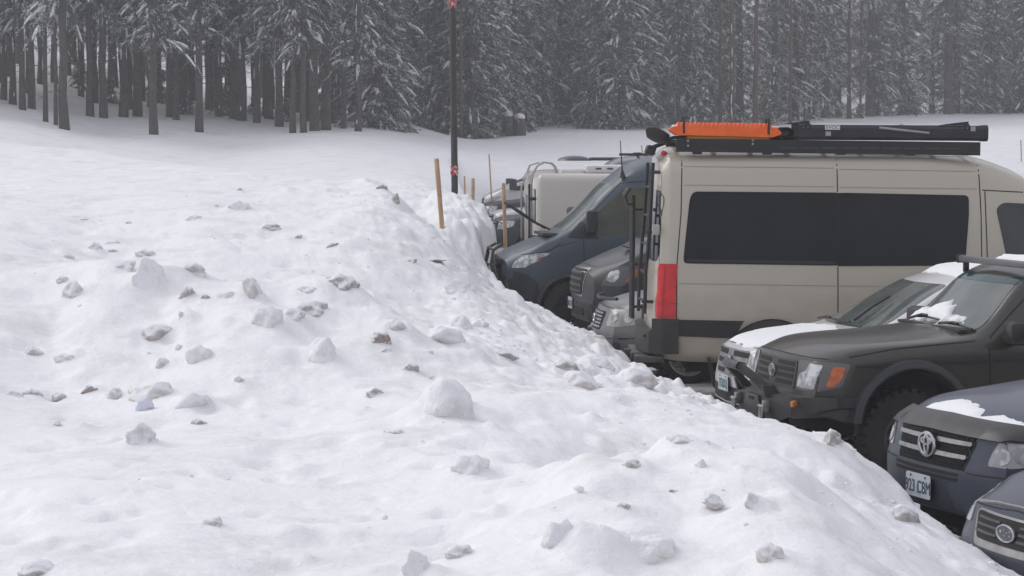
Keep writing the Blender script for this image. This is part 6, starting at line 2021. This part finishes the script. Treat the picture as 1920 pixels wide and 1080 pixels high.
#  (px, py centre, width px, height px, tone 0 pale .. 3 brown, own label or None)
CH = [(160,412,22,6,1),(245,418,18,6,2),(362,411,26,12,0),(505,428,42,15,2,'low grey ice lump alone on smooth snow'),(623,462,24,9,2),(560,443,12,5,2),(175,466,22,20,1,'small upright ice block with flat top beside low slabs'),(205,457,40,10,1),(207,474,24,10,1),
      (273,475,36,16,1),(122,482,28,8,0),(228,501,48,18,1),(278,521,74,70,0,'big pale rounded ice block, tallest on the middle mound'),(357,508,48,24,1),(330,514,24,14,1),(137,547,40,36,1,'grey hollowed ice lump with dark underside'),(118,529,24,16,1),
      (350,554,28,28,2),(383,563,15,13,2),(425,556,36,18,0),(473,547,38,50,1,'upright oval ice block with smaller lump on top'),(471,527,26,16,1),(290,625,66,34,2,'wide dark grey ice lump leaning into the slope'),(341,600,27,30,1,'small egg-shaped ice lump above the wide dark one'),
      (500,602,52,42,0),(582,584,62,32,2,'dirty grey ice slab sheltering a shadowed hollow'),(548,592,40,24,1),(600,665,62,52,0,'ribbed pale ice block with dirty cracks'),(60,660,34,20,1),(120,675,40,16,0),(372,668,50,34,0),(303,686,28,24,1),(335,655,18,13,1),(277,665,12,6,2),(448,716,20,17,1),
      (165,735,30,18,3,'small brown ice lump melting into its own pit'),(212,741,38,26,1),(285,735,84,38,1,'long low grey ice slab behind the blue shard'),(360,758,62,34,0),(55,739,36,14,1),(20,741,32,12,1),(104,746,24,12,1),
      (257,822,66,46,1,'large cracked grey-brown ice lump alone low on the slope'),(370,795,28,16,2),(390,986,42,20,1),(60,1076,72,30,2,'dark capped ice lump in the foremost snow'),(780,1068,64,54,0),(836,752,96,80,0,'largest pale ice boulder with smooth rounded top'),
      (745,616,44,28,1,'pale ice lump touching the reddish-brown one'),(713,638,38,28,3,'reddish-brown stained ice lump'),(703,741,46,20,2,'smooth oval brown-grey lump sunk in snow'),(740,813,40,11,2),(770,692,28,20,2),(640,535,50,32,2,'craggy grey ice lump on the crest of the mound'),(620,525,24,14,2),
      (575,545,40,14,0),(1060,688,46,24,2),(1095,717,74,36,1,'broad smooth ice lump with pale top near the car park'),(1195,709,66,34,1,'grey wedge of ice with green scrap under its corner'),(1130,687,46,16,0),(860,541,58,26,0),(832,630,70,32,0),(725,660,20,12,1),(945,665,48,14,2),(866,606,36,26,0),(900,610,30,18,0),
      (1570,830,48,42,2,'rough grey ice block beside the wheel of the dark off-road SUV'),(1702,972,56,40,2,'rounded dirty ice slab below the number plate 923 CBM'),(1190,876,42,26,2),(1055,1010,68,54,0,'pale ice block with a dark pit in its face'),(1228,1032,98,54,0,'wide smooth pale ice slab on the foremost mound'),(1140,1023,30,26,1),
      (860,1043,50,26,1),(1265,928,20,11,3),(1170,956,26,18,2),(1415,946,40,34,1),(1340,941,38,18,1),(1318,876,22,22,0),(1280,832,54,22,1),(1450,1048,50,36,1),(880,880,62,38,0),(770,491,22,11,2),(815,490,50,4,2),(740,374,18,22,2),(716,352,20,12,2),(450,388,40,24,0),(450,356,9,9,1),
      ]
BUMPS = [
      (1110,782,36,22,1),(1125,828,20,12,0),(920,800,30,18,1),(1000,690,40,16,0),(1130,960,20,8,2),(640,705,30,12,1),(605,770,34,10,1),(960,560,46,26,0),(985,600,30,20,0),(830,470,14,8,1),(875,520,40,18,0),(700,440,30,10,0),(560,400,20,8,1),(300,440,24,8,0),(90,590,18,8,1),(180,520,20,10,0),
      (230,580,16,8,1),(420,610,24,12,1),(540,690,18,10,2),(660,780,22,10,1),(480,780,26,12,0),(150,800,30,14,0),(80,830,24,10,1),(600,900,26,10,0),(700,960,24,12,1),(1390,880,24,14,0),(1480,930,30,14,1),(1550,990,26,14,1),(1000,830,24,12,1),(930,950,30,16,0),(1060,900,26,12,0),(1240,730,26,16,0),(1290,750,30,14,1),(905,665,30,14,0),(1180,690,30,14,1)]

SPOTS = []
def survey_chunks():
    for c in CH:
        p, D = hit(c[0], c[1] + c[3] * .38)
        SPOTS.append((p, D, *c[2:5], c[5] if len(c) > 5 else None))
    rng = random.Random(8)
    for px, py, w, h, _t in BUMPS:                      # lumps wholly under the snow
        p, D = hit(px, py + h * .3)
        if D < 60: LUMPS.append((p.x, p.y, w * D / FPX * .55, h * D / FPX * .8))
    for _ in range(560):                                # dimples, melt pits and small drifts
        y = math.exp(rng.uniform(math.log(7.5), math.log(30)))
        x = rng.uniform(-.25 * y, float(toe_x(y)) - .2)
        r = rng.uniform(.02, .09)
        LUMPS.append((x, y, r * 1.3, -r * rng.uniform(.35, .9)))
        if rng.random() < .7: LUMPS.append((x + rng.uniform(-1, 1) * r, y + r * 1.6, r, r * rng.uniform(.2, .6)))
    for p, D, w, h, tone, lab in SPOTS:
        s = D / FPX
        hw, hh = w * s / 2, h * s / 2
        if D > 60: continue
        # drifted snow that half buries each lump from behind and at one side
        LUMPS.append((p.x + hw * rng.uniform(-.3, .6), p.y + hw * 1.5, hw * 1.25 + .02, hh * rng.uniform(.8, 1.3)))
        if rng.random() < .6: LUMPS.append((p.x + hw * rng.choice((-1.1, 1.1)), p.y + hw * .3, hw * .7 + .015, hh * rng.uniform(.3, .6)))
        LUMPS.append((p.x, p.y - hw * .55, hw * .8 + .01, -hh * .12))

def build_chunks():
    meshes = [chunk_mesh(s) for s in range(9)]
    table = {}
    rng = random.Random(5)
    TONE = ['pale', 'light grey', 'dirty grey', 'brown']
    for p, D, w, h, tone, lab in SPOTS:
        if D > 60: continue
        s = D / FPX
        hw, hh = w * s / 2 * 1.18, h * s / 2 * 1.45
        key = (rng.randrange(9), tone)
        if key not in table:
            me = meshes[key[0]].copy(); me.materials.append(ICE[tone]); table[key] = me
        o = bpy.data.objects.new('ice_chunk', table[key]); COL.objects.link(o)
        depth = hw * rng.uniform(.7, 1.0)
        o.scale = (hw * 1.05, depth, max(hh * 1.25, .02))
        o.rotation_euler = (rng.uniform(-.2, .2), rng.uniform(-.25, .25), rng.uniform(-.5, .5))
        o.location = (p.x, p.y + depth * .45, p.z + hh * .06)
        sz = max(w, h) * s
        word = 'small' if sz < .10 else ('fist-sized' if sz < .16 else ('head-sized' if sz < .26 else 'large'))
        if lab: tag(o, lab, 'ice chunk', 'ice chunks on the snow bank')
        else: tag(o, f'{word} {TONE[tone]} ice chunk half buried in the snow bank', 'ice chunk', f'{word} {TONE[tone]} ice chunks on the snow bank')
    # shard of clear blue ice
    p, D = hit(268, 772)
    o = bpy.data.objects.new('ice_shard', meshes[3].copy()); COL.objects.link(o)
    o.data.materials.append(BLUEICE)
    s = D / FPX
    o.scale = (20 * s, 10 * s, 17 * s); o.rotation_euler = (.2, -.5, .3); o.location = (p.x, p.y + .02, p.z + 8 * s)
    tag(o, 'bluish glassy ice shard in front of a long grey slab', 'ice shard')
    # green scrap under the wedge
    p, D = hit(1228, 728)
    s = D / FPX
    o = part('paper_scrap', mat('scrap_green', (.33, .42, .30), .6), None, lambda b: box(b, (0, 0, 0), (34 * s, .06, .006), Matrix.Rotation(R(14), 3, 'Y'), .002))
    o.location = (p.x, p.y, p.z + .015)
    tag(o, 'thin greenish scrap lying by the grey ice wedge', 'scrap')
    # crumbs too small to count
    V, F = [], []
    base = meshes[1]
    bmc = bmesh.new(); bmesh.ops.create_icosphere(bmc, subdivisions=1, radius=1)
    bv = [v.co.copy() for v in bmc.verts]; bf = [[v.index for v in f.verts] for f in bmc.faces]; bmc.free()
    n = 0
    while n < 900:
        y = math.exp(rng.uniform(math.log(8), math.log(34))) if rng.random() < .4 else rng.uniform(17, 32)
        t = float(toe_x(y))
        x = t - abs(rng.gauss(0, 1.0)) * 1.6 - .05 if rng.random() < .72 else rng.uniform(-.26 * y, t)
        if x < -.28 * y: continue
        z = gz(x, y)
        if z < .03: continue
        r = rng.choice((.006, .008, .010, .012, .02)) * rng.uniform(.7, 1.4)
        b0 = len(V)
        a = rng.uniform(0, 6.28); ca, sa = math.cos(a), math.sin(a)
        sx, sy, sz = rng.uniform(.7, 1.5), rng.uniform(.7, 1.3), rng.uniform(.5, .9)
        for q in bv:
            k = 1 + rng.uniform(-.18, .18)
            X_, Y_, Z_ = q.x * r * sx * k, q.y * r * sy * k, q.z * r * sz * k
            V.append((x + X_ * ca - Y_ * sa, y + X_ * sa + Y_ * ca, z + Z_ - r * .05))
        F.extend([tuple(b0 + i for i in f) for f in bf])
        n += 1
    me = np_mesh('snow_crumbs', V, F)
    for p in me.polygons: p.use_smooth = True
    o = link_mesh('snow_crumbs', me, SNOW)
    tag(o, 'crumbs of snow and ice scattered over the bank', 'snow crumbs', kind='stuff')
# ------------------------------------------------------------------ build everything
survey_chunks()
build_terrain()
build_trees()
tan_van(); blue_van(); black_van(); silver_minivan(); white_wagon(); dark_suv(); blue_suv(); blue_car()
far_row()
poles()
build_chunks()
HAZE = 0.0023
def build_haze():
    bm = bmesh.new()
    box(bm, (0, 0, 21.5), (840, 840, 47))
    m = bpy.data.materials.new('haze')
    m.use_nodes = True
    t = m.node_tree
    t.nodes.remove(t.nodes['Principled BSDF'])
    v = t.nodes.new('ShaderNodeVolumePrincipled')
    v.inputs['Color'].default_value = (0.93, 0.94, 0.97, 1)
    v.inputs['Density'].default_value = HAZE
    v.inputs['Anisotropy'].default_value = 0.0
    t.links.new(v.outputs[0], t.nodes['Material Output'].inputs['Volume'])
    o = bm_obj('haze', bm, m, None, None)
    tag(o, kind='stuff')
build_haze()
